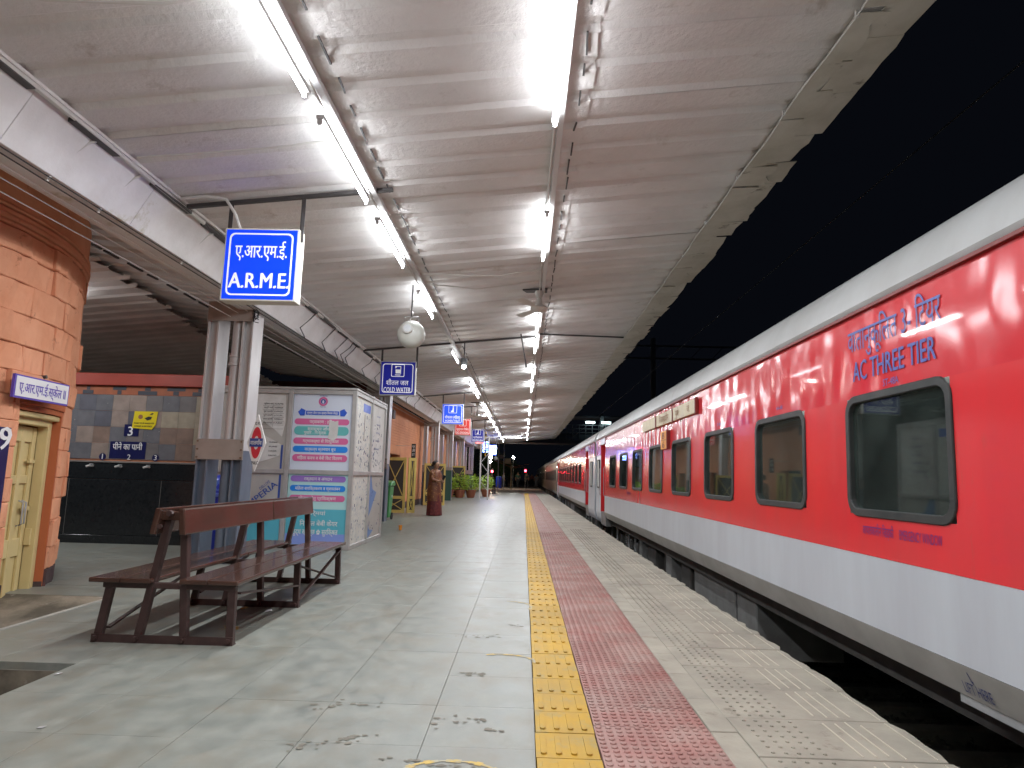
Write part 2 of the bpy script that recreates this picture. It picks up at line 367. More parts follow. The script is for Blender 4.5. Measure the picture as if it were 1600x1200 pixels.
# ================================================================== ground, platform floor, track
gr = MB().box(-300, 300, -60, 600, -1.45, -1.30); g = link('ground', gr.mesh('ground', 'earth')); g['kind'] = 'structure'
plat = struct('platform')
PX = 1.93
pit = (-6.5, -2.72, -2.0, 4.2); trench = (-6.5, -3.80, 4.73, 6.32)
base = MB()
for (x0, x1, y0, y1) in ((-2.72, PX-.03, -10, 120), (-14, -2.72, 6.32, 120), (-3.80, -2.72, 4.2, 6.32), (-14, -6.5, -10, 6.32), (-6.5, -3.80, 4.2, 4.73), (-6.5, -2.72, -10, -2.0)):
    base.box(x0, x1, y0, y1, -1.3, -.045)
part('platform_base', base, 'concrete', plat)
part('pit_lining', MB().box(-6.4, -2.723, 4.194, 4.198, -.36, -.048).box(-2.726, -2.722, -1.9, 4.193, -.36, -.048), 'pit', plat)
part('trench_ramp', MB().prism([(5.55, -.199), (6.318, -.199), (6.318, -.003)], lambda a, c: (-6.4, a, c), lambda a, c: (-3.803, a, c)), 'pit', plat)
part('paving_strip', MB().box(-6.5, -3.802, 6.322, 6.848, -.045, -.001), 'kota', plat)
part('sunken_floor', MB().box(-6.5, -2.72, -2, 4.2, -1.2, -.36).box(-6.5, -3.80, 4.73, 6.32, -1.2, -.20), 'concrete', plat)
part('edge_ridge', MB().box(-3.82, -3.79, 4.76, 6.28, -.05, .008), 'concrete', plat, .004)
# paving slabs
xe = [.079, -.43, -.985, -1.53, -2.1, -2.72, -3.26, -3.80, -4.3, -4.9]
xe_far = xe+[-5.5, -6.1, -6.7, -7.3, -7.9, -8.5]
rows = [4.2+.53*k for k in range(-4, 92)]
far = MB(); slabs = []
def blocked(x, y):
    return any(q[0] < x < q[1] and q[2] < y < q[3] for q in (pit, trench)) or (x < -3.8 and x > -6.5 and 6.3 < y < 6.8)
protos = {}
for yi, y0 in enumerate(rows[:-1]):
    y1 = y0+.53
    for xi in range(len(xe_far)-1):
        x1, x0 = xe_far[xi], xe_far[xi+1]; cx, cy = (x0+x1)/2, (y0+y1)/2
        if blocked(cx, cy): continue
        if cy < 9.5 and xi < 9:
            wd = round(x1-x0, 3)
            key = (wd,)
            if key not in protos:
                protos[key] = MB().box(-wd/2+.0009, wd/2-.0009, -.2643, .2643, -.045, 0).mesh('paving_slab', 'kota', bevel=.0008)
            o = link('paving_slab', protos[key], plat); o.location = (cx, cy, rnd(-.0005, .0005))
        else: far.box(x0+.001, x1-.001, y0+.001, y1-.001, -.045, 0)
part('paving_slab', far, 'kota', plat, stuff=True)
part('far_paving', MB().box(-13, PX-.05, 52.4, 118, -.045, -.002), 'concrete', plat)
# yellow and red tactile tiles, coping
T = .2845
def yellow_mesh():
    b = MB().box(.0, T-.004, 0, T-.004, -.045, 0); me = b.mesh('y', None, bevel=.002)
    b2 = MB()
    for k in range(4):
        x = .034+k*.067; b2.prism(rrect(x-.013, x+.013, .03, T-.034, .0125, 3), lambda a, c: (a, c, -.001), lambda a, c: (a, c, .008))
    b.add(b2.v, b2.f); return b.mesh('tactile_tile', 'yellow_tile', bevel=0)
def red_mesh(domes=True):
    b = MB().box(0, T-.004, 0, T-.004, -.045, 0)
    if domes:
        for i in range(6):
            for j in range(6):
                b.lathe([(.0165, -.001), (.0142, .0055), (.007, .0072)], ((i+.5)*T/6-.002, (j+.5)*T/6-.002, 0), 7)
    return b.mesh('tactile_tile', 'red_tile', smooth=domes)
ym, rm, rm0 = yellow_mesh(), red_mesh(), red_mesh(False)
yfar = MB(); rfar = MB()
y = 1.92; n = 0
while y < 51.5:
    if y < 15:
        o = link('yellow_tactile_tile', ym, plat); o.location = (.083+rnd(-.002, .002), y, rnd(-.001, .002)); o.rotation_euler.z = rnd(-.004, .004)
        for k in range(2):
            o = link('red_tactile_tile', rm, plat); o.location = (.371+k*.2795+rnd(-.002, .002), y+.11, rnd(-.0015, .0015)); o.rotation_euler.z = rnd(-.004, .004)
    else:
        yfar.box(.083, .083+T-.004, y, y+T-.004, -.045, 0)
        for k in range(4): yfar.box(.083+.022+k*.067, .083+.046+k*.067, y+.03, y+T-.034, -.001, .005)
        for k in range(2):
            x0 = .371+k*.2795; rfar.box(x0, x0+T-.008, y+.11, y+.11+T-.004, -.045, 0)
            if y < 30:
                for j in range(6): rfar.box(x0+.012+j*.0465, x0+.036+j*.0465, y+.115, y+.11+T-.01, -.001, .004)
    y += T+.0005
part('yellow_tactile_tile', yfar, 'yellow_tile', plat, stuff=True)
part('red_tactile_tile', rfar, 'red_tile', plat, stuff=True)
P = .482
def coping_mesh(seed):
    R = random.Random(seed); e = PX-1.072
    pts = [(0, .002), (e-.02+R.uniform(-.012, .016), .002)]
    for k in range(1, 5): pts.append((e+R.uniform(-.028, .014), k*P/5))
    pts += [(e-.02+R.uniform(-.012, .016), P-.004), (0, P-.004)]
    b = MB().prism(pts, lambda a, c: (a, c, -.09), lambda a, c: (a, c, 0)); return b
def coping_detail():
    b = MB()
    for i in range(5):
        for j in range(7): b.lathe([(.0105, -.001), (.0085, .0055), (.003, .007)], (.075+i*.058, .04+j*.066, 0), 6)
    return b
def coping_lines(seed):
    R = random.Random(seed); b = MB()
    for i in range(4):
        x = .47+i*.062; b.box(x-.003, x+.003, .015+R.uniform(0, .05), P-.02-R.uniform(0, .05), -.001, .0035)
    b.box(.795, .799, .02, P-.02, -.001, .003); return b
cms = [coping_mesh(s).mesh('coping_slab', 'coping', bevel=.003) for s in range(6)]
cds = coping_detail().mesh('stud_field', 'coping', smooth=True); cls = [coping_lines(s).mesh('raised_line', 'coping_line') for s in range(4)]
sms = MB().box(0, .133, .002, P-.003, -.06, 0).mesh('border_slab', 'coping', bevel=.003)
cfar = MB(); y = 1.7; n = 0
while y < 51.5:
    if y < 26:
        z = rnd(-.003, .002)
        o = link('coping_slab', cms[n % 6], plat); o.location = (1.072, y, z); o.rotation_euler = (rnd(-.002, .002), rnd(-.003, .003), 0)
        if y < 16:
            d = link('stud_field', cds, o); l = link('raised_line', cls[n % 4], o)
        o = link('border_slab', sms, plat); o.location = (.936, y-.2, rnd(-.002, .002))
    else:
        cfar.box(1.072, PX+rnd(-.015, .01), y+.002, y+P-.003, -.09, 0).box(.936, 1.069, y+.002, y+P-.003, -.06, 0)
    y += P; n += 1
part('coping_slab', cfar, 'coping', plat, stuff=True)

trk = struct('railway_track')
tb = MB()
nx, ny = 14, 120
for j in range(ny+1):
    for i in range(nx+1):
        tb.v.append((1.9+i*.35, 1+j*1.0, -1.06+rnd(-.02, .02)))
tb.f = [(j*(nx+1)+i, j*(nx+1)+i+1, (j+1)*(nx+1)+i+1, (j+1)*(nx+1)+i) for j in range(ny) for i in range(nx)]
o = part('ballast_bed', tb, 'ballast', trk)
bs = MB()
for k in range(5200):
    yy = 2+(random.random()**1.6)*16; xx = rnd(1.95, 4.6); r = rnd(.022, .045); c = Vector((xx, yy, -1.04+rnd(-.02, .03)))
    vs = [c+Vector((rnd(-1, 1), rnd(-1, 1), rnd(-.8, .9))).normalized()*r for _ in range(6)]
    bs.add(vs, [(0, 1, 2), (0, 2, 3), (0, 3, 4), (0, 4, 1), (5, 2, 1), (5, 3, 2), (5, 4, 3), (5, 1, 4)])
link('ballast_stone', mesh_plain(bs, 'ballast_stone', 'ballast'), trk)['kind'] = 'stuff'
slm = MB().prism([(-.13, -.2), (.13, -.2), (.09, .02), (-.09, .02)], lambda a, c: (-1.37, a, c), lambda a, c: (1.37, a, c)).mesh('sleeper', 'sleeper', bevel=.012)
for k in range(60):
    o = link('sleeper', slm, trk); o.location = (3.82, 2.2+k*.61, -.985)
for x in (2.98, 4.66):
    part('rail', MB().prism([(-.07, -.16), (.07, -.16), (.07, -.145), (.012, -.13), (.012, -.04), (.036, -.03), (.036, 0), (-.036, 0), (-.036, -.03), (-.012, -.04), (-.012, -.13), (-.07, -.145)],
         lambda a, c: (x+a, -5, -.80+c), lambda a, c: (x+a, 125, -.80+c)), 'rail', trk)

# ================================================================== platform canopy
can = thing('platform_canopy', 'white corrugated platform canopy with ragged edge towards the red train', 'canopy')
def zs(x): return 4.08+.105*x
Y0, Y1 = -8., 52.8
PER = .4
prof = [(0, 0), (.235, 0), (.28, .034), (.355, .034), (.4, 0)]
def sheet(x0, x1, y0, nper, dz, zf=zs, jag=0., th=.006):
    b = MB(); ys = []
    for k in range(nper):
        for (a, c) in prof[:-1]: ys.append((y0+k*PER+a, c))
    ys.append((y0+nper*PER, 0)); m_ = len(ys); xs = [x0, x1]
    ja = [rnd(-jag, jag) for _ in ys]; sag = [rnd(-.004, .004) for _ in ys]
    for t in (0, th):
        for xi, x in enumerate((x0, (x0+x1)/2, x1)):
            for i, (yy, c) in enumerate(ys):
                xx = x+(ja[i] if xi == 2 else 0); b.v.append((xx, yy, zf(xx)+c+dz+t+(sag[i] if xi == 1 else 0)))
    for xi in range(2):
        for i in range(m_-1):
            q = (xi*m_+i, xi*m_+i+1, (xi+1)*m_+i+1, (xi+1)*m_+i); b.f.append(q); b.f.append(tuple(3*m_+k for k in reversed(q)))
    for i in range(m_-1):
        for r in (0, 2): b.f.append((r*m_+i, r*m_+i+1, 3*m_+r*m_+i+1, 3*m_+r*m_+i))
    return b
y = Y0
while y < Y1-.1:
    for (a, b_, dz, jag) in ((-3.36, -1.42, .012, .02), (-1.46, .44, .0, .02), (.40, 2.42, .012, 0)):
        part('soffit_sheet', sheet(a, b_, y, 2, dz+rnd(-.003, .003), jag=jag), 'soffit', can)
    y += 2*PER
# roof cover over the sheets keeps the dark sky out of the lapped joints
part('roof_deck', MB().prism([(-3.5, zs(-3.5)+.10), (2.4, zs(2.4)+.10), (2.4, zs(2.4)+.12), (-3.5, zs(-3.5)+.12)], lambda a, c: (a, Y0, c), lambda a, c: (a, Y1, c)), 'fringe', can)
# ragged fringe
for lay, (xa, xe0, zo, wmin, wmax, jg) in enumerate(((2.13, 2.37, -.020, .35, .6, .045), (2.30, 2.60, -.008, .35, .9, .02))):
    y = Y0
    while y < Y1-.1:
        y1 = min(y+rnd(wmin, wmax), Y1); e0 = xe0+(rnd(-.03, .03) if lay else rnd(-.07, .08))-max(0, y-6)*.0035*lay; b = MB(); top = []
        nn = random.choice((2, 3, 4, 5)); tilt = rnd(-.05, .05)
        for k in range(nn+1): top.append((e0+tilt*(k/nn-.5)+rnd(-jg, jg*.7), y+.004+(y1-y-.008)*min(1, max(0, k/nn+(rnd(-.08, .08) if 0 < k < nn else 0)))))
        sl = rnd(-.06, .03); zz = zo+rnd(-.004, .004); pts = [(xa, y+.002)]+top+[(xa, y1-.002)]
        b.prism(pts, lambda a, c: (a, c, zs(a)+zz+sl*(a-xa)), lambda a, c: (a, c, zs(a)+zz+.006+sl*(a-xa)))
        part('fringe_sheet', b, 'fringe', can)
        y = y1+(rnd(.02, .06) if random.random() < .15 else 0)
b = MB(); pts = [(2.12+.012*math.sin(k*1.7)+rnd(-.004, .004), Y0+k*.4, zs(2.12)-.035+rnd(-.004, .004)) for k in range(152)]
b.tube(pts, .0055, 5); part('edge_cord', b, 'cable_w', can)
b = MB()
for k in range(0, 152, 3): b.box(pts[k][0]-.012, pts[k][0]+.012, pts[k][1]-.01, pts[k][1]+.01, pts[k][2]-.008, zs(2.12)-.004)
part('cord_clip', b, 'cable_w', can, stuff=True)
# gutter beam
y = Y0
while y < Y1-.1:
    L_ = rnd(1.35, 2.0); y1 = min(Y1, y+L_); d = rnd(-.006, .006)
    part('gutter_panel', MB().prism([(-3.62+d, 3.35), (-3.585+d, 3.35), (-3.375+d, 3.735), (-3.41+d, 3.735)], lambda a, c: (a, y+.003, c), lambda a, c: (a, y1-.003, c)), 'gutter', can, .003)
    part('gutter_base', MB().box(-3.87+d, -3.625+d, y+.003, y1-.003, 3.348, 3.378), 'gutter', can)
    y = y1
part('gutter_back', MB().box(-3.9, -3.872, Y0, Y1, 3.35, 3.9), 'soffit_old', can)
part('gutter_lip', MB().box(-3.42, -3.30, Y0, Y1, 3.722, 3.75), 'soffit', can, .004)
b = MB(); y = Y0
while y < 30:
    b.box(-3.385, -3.325, y, y+rnd(.3, .8), 3.69, 3.722); y += rnd(.7, 1.3)
part('packing_strip', b, 'angle', can, stuff=True)
# rear soffit (behind the gutter)
def zr(x): return 3.80+.10*(-3.9-x)
y = 3.2
while y < 20.0:
    part('rear_soffit_sheet', sheet(-7.6, -3.91, y, 2, rnd(-.003, .003), zr, 0), 'soffit_old', can); y += .8
def zr2(x): return 3.93-.10*(-6.0-x)
y = 6.0
while y < 20.0:
    xr = -5.75-max(0, y-8)*.16
    part('rear_soffit_sheet', sheet(-14.5, xr, y, 2, rnd(-.003, .003)-.03, zr2, .05), 'soffit_old', can); y += .8
for (px, py) in ((-5.4, 8.0), ):
    pass
b = MB()
for k in range(30): 
    yy = 6+k*.5; b.bar((-5.42+rnd(-.01, .01), yy, zr(-5.42)-.02), (-5.42, yy+rnd(.2, .5), zr(-5.42)-.02), .03, .02)
part('purlin', b, 'angle', can, stuff=True)
b = MB()
for off in (0, .09, -.12):
    pts = [(-6.2-.30*(k+off*3)-off, 8.2+k*.42, 3.86-.045*k-off*.3-.04*math.sin(k*1.1+off*20)) for k in range(14)]
    b.tube(pts, .018, 5)
solo('cable_bundle', b, 'cable_b', 'dark tangled cables hanging under the rear roof above the drinking water stall', 'cable')

# ---- perforated cable trays / battens along the lamp rows are part of the canopy
for (x, w_) in ((-1.50, .05), (.235, .05)):
    part('lamp_rail', MB().box(x-w_/2, x+w_/2, Y0, 51, zs(x)-.055, zs(x)-.012), 'batten', can)
    part('conduit', MB().tube([(x-.05+.006*math.sin(k), Y0+k*1.5, zs(x)-.05+.004*math.sin(k*2.1)) for k in range(40)], .011, 6), 'cable_w', can)
for (x,) in ((-1.36,), (.36,)):
    b = MB(); y = Y0
    while y < 45:
        b.bar((x+rnd(-.01, .01), y, zs(x)-.012), (x+rnd(-.01, .01), y+rnd(.12, .3), zs(x)-.012), .014, .012); y += rnd(.3, .45)
    part('lap_gap', b, 'angle', can, stuff=True)
part('wall_conduit', MB().tube([(-3.34+.01*math.sin(k*1.3), Y0+k*.8, 3.715+.005*math.sin(k)) for k in range(76)], .022, 7), 'cable_w', can, smooth=True)

# ================================================================== tube lights
def tube_proto(name, m, ln):
    root = thing(name, '', 'tube light')
    part('batten', MB().box(-.030, .030, -.03, ln+.03, -.002, .03), 'batten', root, .004)
    for yy in (.2, ln-.2): part('hanger', MB().box(-.006, .006, yy-.008, yy+.008, .028, .165), 'batten', root)
    part('tube', MB().tube([(0, 0, -.021), (0, ln, -.021)], .0145, 6), m, root, smooth=True)
    ld = bpy.data.lights.new('lamp', 'AREA'); ld.shape = 'RECTANGLE'; ld.size = .028; ld.size_y = ln; ld.energy = LAMP if m == 'tube' else LAMP*.12; ld.color = (.93, .965, 1)
    lo = bpy.data.objects.new('lamp', ld); COL.objects.link(lo); lo.parent = root; lo.location = (0, ln/2, -.038)
    lu = ld.copy(); lu.energy = GLOW if m == 'tube' else GLOW*.12
    lo = bpy.data.objects.new('lamp', lu); COL.objects.link(lo); lo.parent = root; lo.location = (0, ln/2, .034); lo.rotation_euler.x = math.pi
    for yy in (-.022, ln+.002):
        part('end_cap', MB().box(-.016, .016, yy-.012, yy+.02, -.044, -.003), 'batten', root, .004)
    return root
LROW = [(-5.2, 1), (-2.6, 1), (-.35, 1), (2.78, 1), (4.58, 1), (6.53, 1), (9.2, 1), (13.56, 0), (18.3, 1), (20.4, 1), (24.5, 1), (26.5, 1), (28.6, 1), (32.2, 1), (36, 1), (40, 1), (44, 1), (47.5, 1)]
RROW = [(-5.6, 1), (-2.2, 1), (.5, 1), (3.45, 1), (6.72, 1), (11.0, 1), (13.1, 1), (16.9, 1), (19.8, 1), (25, 1), (28, 1), (33, 1), (38, 1), (43, 1), (48, 1)]
tp = tube_proto('tube_light', 'tube', 1.42); td = tube_proto('tube_light', 'tube_dim', 1.42); used = [0, 0]
for rowx, rowl, nm in ((-1.575, LROW, 'left lamp row nearer the blue signs'), (.235-.05, RROW, 'right lamp row nearer the train')):
    vis = [q for q in rowl if q[0] > 2]
    for i, (yy, on) in enumerate(rowl):
        src = tp if on else td; k = 0 if on else 1
        o = src if not used[k] else copytree(src); used[k] = 1
        o.location = (rowx*.99, yy*.99, zs(rowx)-.135)
        if yy > 2: o['label'] = ('dim ' if not on else 'glowing ')+'white tube, '+ORD[i-3]+' from the front in the '+nm
        else: o['label'] = 'white tube behind the viewpoint, '+['farthest back', 'middle', 'closest'][i]+' of the '+nm.split(' nearer')[0]
        o['group'] = 'tube lights under the canopy'
for (x, y, q_) in ((-6.9, 8.3, 'closer'), (-9.2, 8.9, 'deeper')):
    o = copytree(tp); o.location = (x, y, zr2(x)-.16); o['label'] = 'glowing white tube under the rear roof, the '+q_+' of two hidden behind the turret'; o['group'] = 'tube lights behind the turret'
# cross tube near the far end
o = copytree(tp); o.location = (-.2, 45.6, zs(-.2)-.12); o.rotation_euler.z = math.pi/2; o['label'] = 'glowing white tube set crosswise near the far end of the canopy'

# ================================================================== hanging signs
def hang_sign(name, label, cx, y0, z0, z1, w_, dep, face, rows_, icon, bar, case='sign_case', lit='sign_white'):
    r = thing(name, label, 'sign', (cx, y0, z0))
    x0, x1 = cx-w_/2, cx+w_/2
    part('case', MB().box(x0, x1, y0, y0+dep, z0, z1), case, r, .006)
    part('face', MB().box(x0+.018, x1-.018, y0-.004, y0+.002, z0+.018, z1-.018), face, r)
    f0, f1 = (lambda a, c: (a, y0-.0045, c)), (lambda a, c: (a, y0-.0075, c))
    q = .05*w_/.7
    part('border', MB().ring(rrect(x0+q, x1-q, z0+q, z1-q, .05), rrect(x0+q*1.3, x1-q*1.3, z0+q*1.3, z1-q*1.3, .042), f0, f1), lit, r)
    zc = (z0+z1)/2
    if rows_: lettering([(s, dx, dz, h, wd, bo) for (s, dx, dz, h, wd, bo) in rows_], (cx, y0-.0065, zc), (1, 0, 0), (0, 0, 1), lit, r)
    if icon:
        part('icon_frame', MB().ring(rrect(cx-.135, cx+.135, zc+.03, zc+.29, .025), rrect(cx-.122, cx+.122, zc+.043, zc+.277, .018), f0, f1), lit, r)
        for poly in icon: part('pictogram', MB().prism([(cx+a, zc+c) for a, c in poly], f0, f1), lit, r)
    if bar:
        for xx in (x0+.02, x1+.005): 
            hb = MB().box(xx-.02, xx+.02, y0+.04, y0+.045, z1-.12 if xx > cx else z1, zs(xx)-.03); hb.box(xx-.02, xx-.015, y0+.04, y0+.08, z1-.12 if xx > cx else z1, zs(xx)-.03)
            part('hanger', hb, 'angle', r)
        xa, xb = bar
        part('crossbar', MB().bar((xa, y0+.05, zs(xa)-.03), (xb, y0+.05, zs(xb)-.03), .04, .035), 'angle', r)
    return r
s1 = hang_sign('hanging_sign', 'large bright blue lit A.R.M.E. sign box nearest the viewer, over the bench', -2.53, 5.95, 2.77, 3.48, .71, .15, 'sign_blue_lit',
          [('ए.आर.एम.ई.', .005, .13, .13, .49, .012), ('A.R.M.E.', .005, -.155, .15, .57, .022)], None, (-3.30, -1.32))
glass = [[(-.05, .06), (.05, .06), (.06, .075), (-.06, .075)], [(-.045, .10), (.045, .10), (.05, .18), (-.05, .18)], [(-.06, .235), (.05, .235), (.05, .25), (-.06, .25)], [(.05, .09), (.062, .09), (.062, .25), (.05, .25)], [(-.06, .21), (-.045, .2), (-.02, .235), (-.05, .24)]]
s2 = hang_sign('hanging_sign', 'dark blue COLD WATER sign with a drinking glass pictogram', -2.605, 13.2, 2.78, 3.48, .73, .12, 'sign_blue',
          [('शीतल जल', 0, -.09, .10, .45, .006), ('COLD WATER', 0, -.235, .105, .55, .012)], glass, (-3.35, .25), 'offwhite')
seat = [[(-.03, .06), (.04, .06), (.03, .14), (-.02, .14)], [(-.01, .14), (.035, .14), (.03, .22), (.0, .22)], [(.0, .225), (.03, .225), (.035, .255), (-.005, .255)], [(-.06, .06), (-.03, .06), (-.02, .11), (-.05, .11)]]
s3 = hang_sign('hanging_sign', 'bright blue sign with seated figure pictogram between the cold water and red signs', -2.32, 21, 2.82, 3.48, .69, .12, 'sign_blue_mid',
          [('शौचालय (महिला)', 0, -.1, .09, .48, .01), ('WOMEN TOILET', 0, -.215, .075, .48, .012)], seat, (-3.3, -1.7), 'offwhite')
s4 = hang_sign('hanging_sign', 'red NO SMOKING sign partly hidden behind a blue sign', -2.36, 25, 2.72, 3.36, .62, .12, 'sign_red',
          [('धूम्रपान निषेध', 0, -.09, .085, .46, .008), ('NO SMOKING', 0, -.21, .08, .46, .01)], seat[:2], (-3.2, -1.7), 'offwhite')
s5 = hang_sign('hanging_sign', 'mid blue waiting hall sign beyond the red no smoking sign', -2.2, 31, 2.79, 3.41, .62, .12, 'sign_blue',
          [('प्रतीक्षालय', 0, -.09, .09, .42, .008), ('WAITING HALL', 0, -.21, .07, .48, .01)], seat, (-3.2, -1.7), 'offwhite')
s6 = hang_sign('hanging_sign', 'small glowing blue sign at the far end of the canopy', -2.15, 45, 2.67, 3.32, .5, .1, 'glow_blue', [('प', 0, .0, .3, .25, .02)], None, (-2.5, -1.8), 'glow_blue', 'glow_white')
s7 = hang_sign('hanging_sign', 'glowing blue sign overlapped by the far small one, left of it', -2.5, 43, 2.75, 3.45, .42, .1, 'glow_blue', [('P', 0, 0, .3, .2, .02)], None, (-2.9, -2.0), 'glow_blue', 'glow_white')
s8 = hang_sign('hanging_sign', 'small glowing red sign beside the far glowing blue signs', -2.85, 42, 3.25, 3.5, .5, .1, 'glow_red', [('EXIT', 0, 0, .12, .36, .01)], None, None, 'offwhite')
part('hanger', MB().box(-2.87, -2.83, 42.04, 42.08, 3.5, zs(-2.85)-.01), 'angle', s8)

# diamond name board on the column
dm = thing('station_name_board', 'small white diamond board with red ring and blue bar fixed to the near column', 'name board', (-3.39, 8.3, 1.2))
f = lambda d: (lambda a, c: (-3.39+a*.97, 8.3+d-a*.25, 1.55+c))
part('board', MB().prism([(0, -.36), (.138, 0), (0, .36), (-.138, 0)], f(0), f(.02)), 'white', dm)
el = lambda k, ry=.20, rx=.075: [(k*rx*math.cos(t*math.pi/12), k*ry*math.sin(t*math.pi/12)*(1 if k > .6 else 1)) for t in range(24)]
part('ring', MB().ring(el(1), [(.038*math.cos(t*math.pi/12), .085*math.sin(t*math.pi/12)) for t in range(24)], f(-.004), f(-.001)), 'print_red', dm)
part('bar', MB().prism([(-.095, -.05), (.095, -.05), (.095, .055), (-.095, .055)], f(-.008), f(-.0045)), 'print_blue', dm)
dx = Vector((.97, -.25, 0)).normalized()
lettering([('मालगाँव', 0, .0, .055, .165, .01)], (-3.39, 8.291, 1.55), dx, (0, 0, 1), 'white', dm)
lettering([('द.म.', 0, .245, .04, .075, .008), ('MALC', 0, -.25, .045, .09, .012)], (-3.39, 8.299, 1.55), dx, (0, 0, 1), 'black_txt', dm)

# ================================================================== loudspeakers, fans, hanging lamp, rods
def horn(label, x, y, z, d, ztop):
    r = thing('loudspeaker', label, 'loudspeaker', (x, y, z), 'round loudspeakers under the canopy')
    R_ = d/2
    part('horn', MB().lathe([(.02, -.10), (R_*.55, -.098), (R_*.85, -.06), (R_*.98, 0), (R_, .05), (R_*.97, .075), (R_*.8, .09), (.03, .10)], (x, y, z), 24, 'y'), 'spk', r, smooth=True)
    part('driver_cap', MB().lathe([(.065, -.135), (.075, -.13), (.075, -.095), (.0651, -.09)], (x-.03, y, z+.06), 14, 'y'), 'offwhite', r, smooth=True)
    part('maker_plate', MB().lathe([(.052, -.1385), (.052, -.1355)], (x-.03, y, z+.06), 14, 'y'), 'galv', r)
    part('bracket', MB().tube([(x-.11, y, z+.12), (x-.10, y, z+R_+.05), (x+.10, y, z+R_+.05), (x+.11, y, z+.12)], .008, 6), 'galv', r)
    part('hanging_rod', MB().tube([(x, y, z+R_+.04), (x, y, ztop)], .013, 6), 'angle', r)
    part('cord', MB().tube([(x+.02, y, z+R_+.3), (x-.03, y+.01, z+R_+.16), (x+.02, y, z+R_+.1), (x-.02, y-.02, z+R_-.01)], .012, 5), 'cable_w', r, smooth=True)
    return r
horn('round grey horn loudspeaker hanging near the A.R.M.E. sign', -1.64, 9.1, 3.165, .40, zs(-1.6)-.03)
b = horn('small far round loudspeaker hanging at the canopy end', -2.2, 51.5, 2.62, .34, zs(-2.0)-.03)
def fan(label, x, y, zm, zt, ang):
    r = thing('ceiling_fan', label, 'ceiling fan', (x, y, zm), 'ceiling fans under the canopy')
    part('downrod', MB().tube([(x, y, zm+.02), (x, y, zt)], .014, 8), 'fan', r, smooth=True)
    part('canopy_cup', MB().lathe([(.015, -.13), (.05, -.10), (.075, -.02), (.06, .0)], (x, y, zt), 14), 'fan', r, smooth=True)
    part('mount_plate', MB().prism([(-.26, -.02), (.12, -.10), (.12, .10), (-.2, .12)], lambda a, c: (x+a, y+c, zt+.0), lambda a, c: (x+a, y+c, zt+.02)), 'angle', r)
    part('motor', MB().lathe([(.02, -.075), (.11, -.06), (.145, -.02), (.12, .01), (.055, .04), (.045, .10), (.02, .19)], (x, y, zm), 18), 'fan', r, smooth=True)
    for k in range(3):
        a = ang+k*2*math.pi/3; d = Vector((math.cos(a), math.sin(a), 0)); e = Vector((-d.y, d.x, .18)).normalized(); c0 = Vector((x, y, zm-.02))
        vs = [c0+d*.12+e*-.02, c0+d*.12+e*.02, c0+d*.22+e*.055, c0+d*.62+e*.07, c0+d*.63+e*-.06, c0+d*.22-e*.05]
        part('blade', MB().add([v for v in vs]+[v+Vector((0, 0, .005)) for v in vs], [(0, 1, 2, 3, 4, 5), (11, 10, 9, 8, 7, 6)]+[(i, (i+1) % 6, 6+(i+1) % 6, 6+i) for i in range(6)]), 'fan', r)
    return r
fan('cream ceiling fan hanging beside the right lamp row, nearest the viewer', .18, 9.9, 3.80, 4.06, .0)
fan('small distant ceiling fan left of the left lamp row', -1.75, 24, 3.40, 3.86, .1)
fl = thing('flood_lamp', 'small grey lamp on a drop pipe below the left lamp row', 'lamp', (-1.27, 13.25, 3.4))
part('drop_pipe', MB().tube([(-1.27, 13.25, 3.55), (-1.27, 13.25, zs(-1.27)-.01)], .014, 6), 'angle', fl)
part('housing', MB().box(-1.33, -1.21, 13.2, 13.32, 3.42, 3.58), 'mast', fl, .01)
part('bulb', MB().lathe([(.01, -.06), (.035, -.045), (.04, -.01), (.02, 0)], (-1.27, 13.22, 3.42), 10), 'bulb', fl, smooth=True)
solo('hanging_rod', MB().tube([(-.12, 12.95, zs(-.12)-.02), (-.02, 13.2, 3.56), (0, 13.25, 3.42)], .016, 6), 'angle', 'black rod hanging down between the two lamp rows', 'rod')
solo('support_bar', MB().bar((.25, 13.1, zs(.25)-.02), (2.1, 14.1, zs(2.1)-.03), .03, .03), 'angle', 'thin dark bar under the roof running from right lamp row to canopy edge', 'bar')
solo('drooping_cable', MB().tube([(-1.42, 8.55, zs(-1.42)-.05), (-.9, 8.6, 3.88), (-.4, 8.65, 3.90), (.18, 8.7, 4.02)], .012, 6), 'cable_w', 'white cable drooping between the two lamp rows near the loudspeaker', 'cable', smooth=True)
solo('drooping_cable', MB().tube([(-1.42, 9.0, zs(-1.42)-.06), (-.75, 9.2, 3.87), (-.6, 9.2, 3.89), (.1, 9.3, 4.03)], .010, 6), 'cable_w', 'second white cable with a joint box between the lamp rows, behind the first', 'cable', smooth=True)
solo('sagging_wire', MB().tube([(-3.3, 2.95, 3.70), (-2.7, 3.25, 3.74), (-2.1, 3.35, 3.80), (-1.6, 3.32, 3.87)], .012, 6), 'cable_w', 'pale sagging wire across the ceiling at the top left', 'wire', smooth=True)
solo('sagging_wire', MB().tube([(-3.2, 5.0, 3.70), (-2.7, 5.0, 3.74), (-2.1, 5.02, 3.81), (-1.58, 5.0, 3.88)], .009, 6), 'cable_w', 'thin sagging wire on the ceiling between gutter and left lamp row above the sign', 'wire', smooth=True)
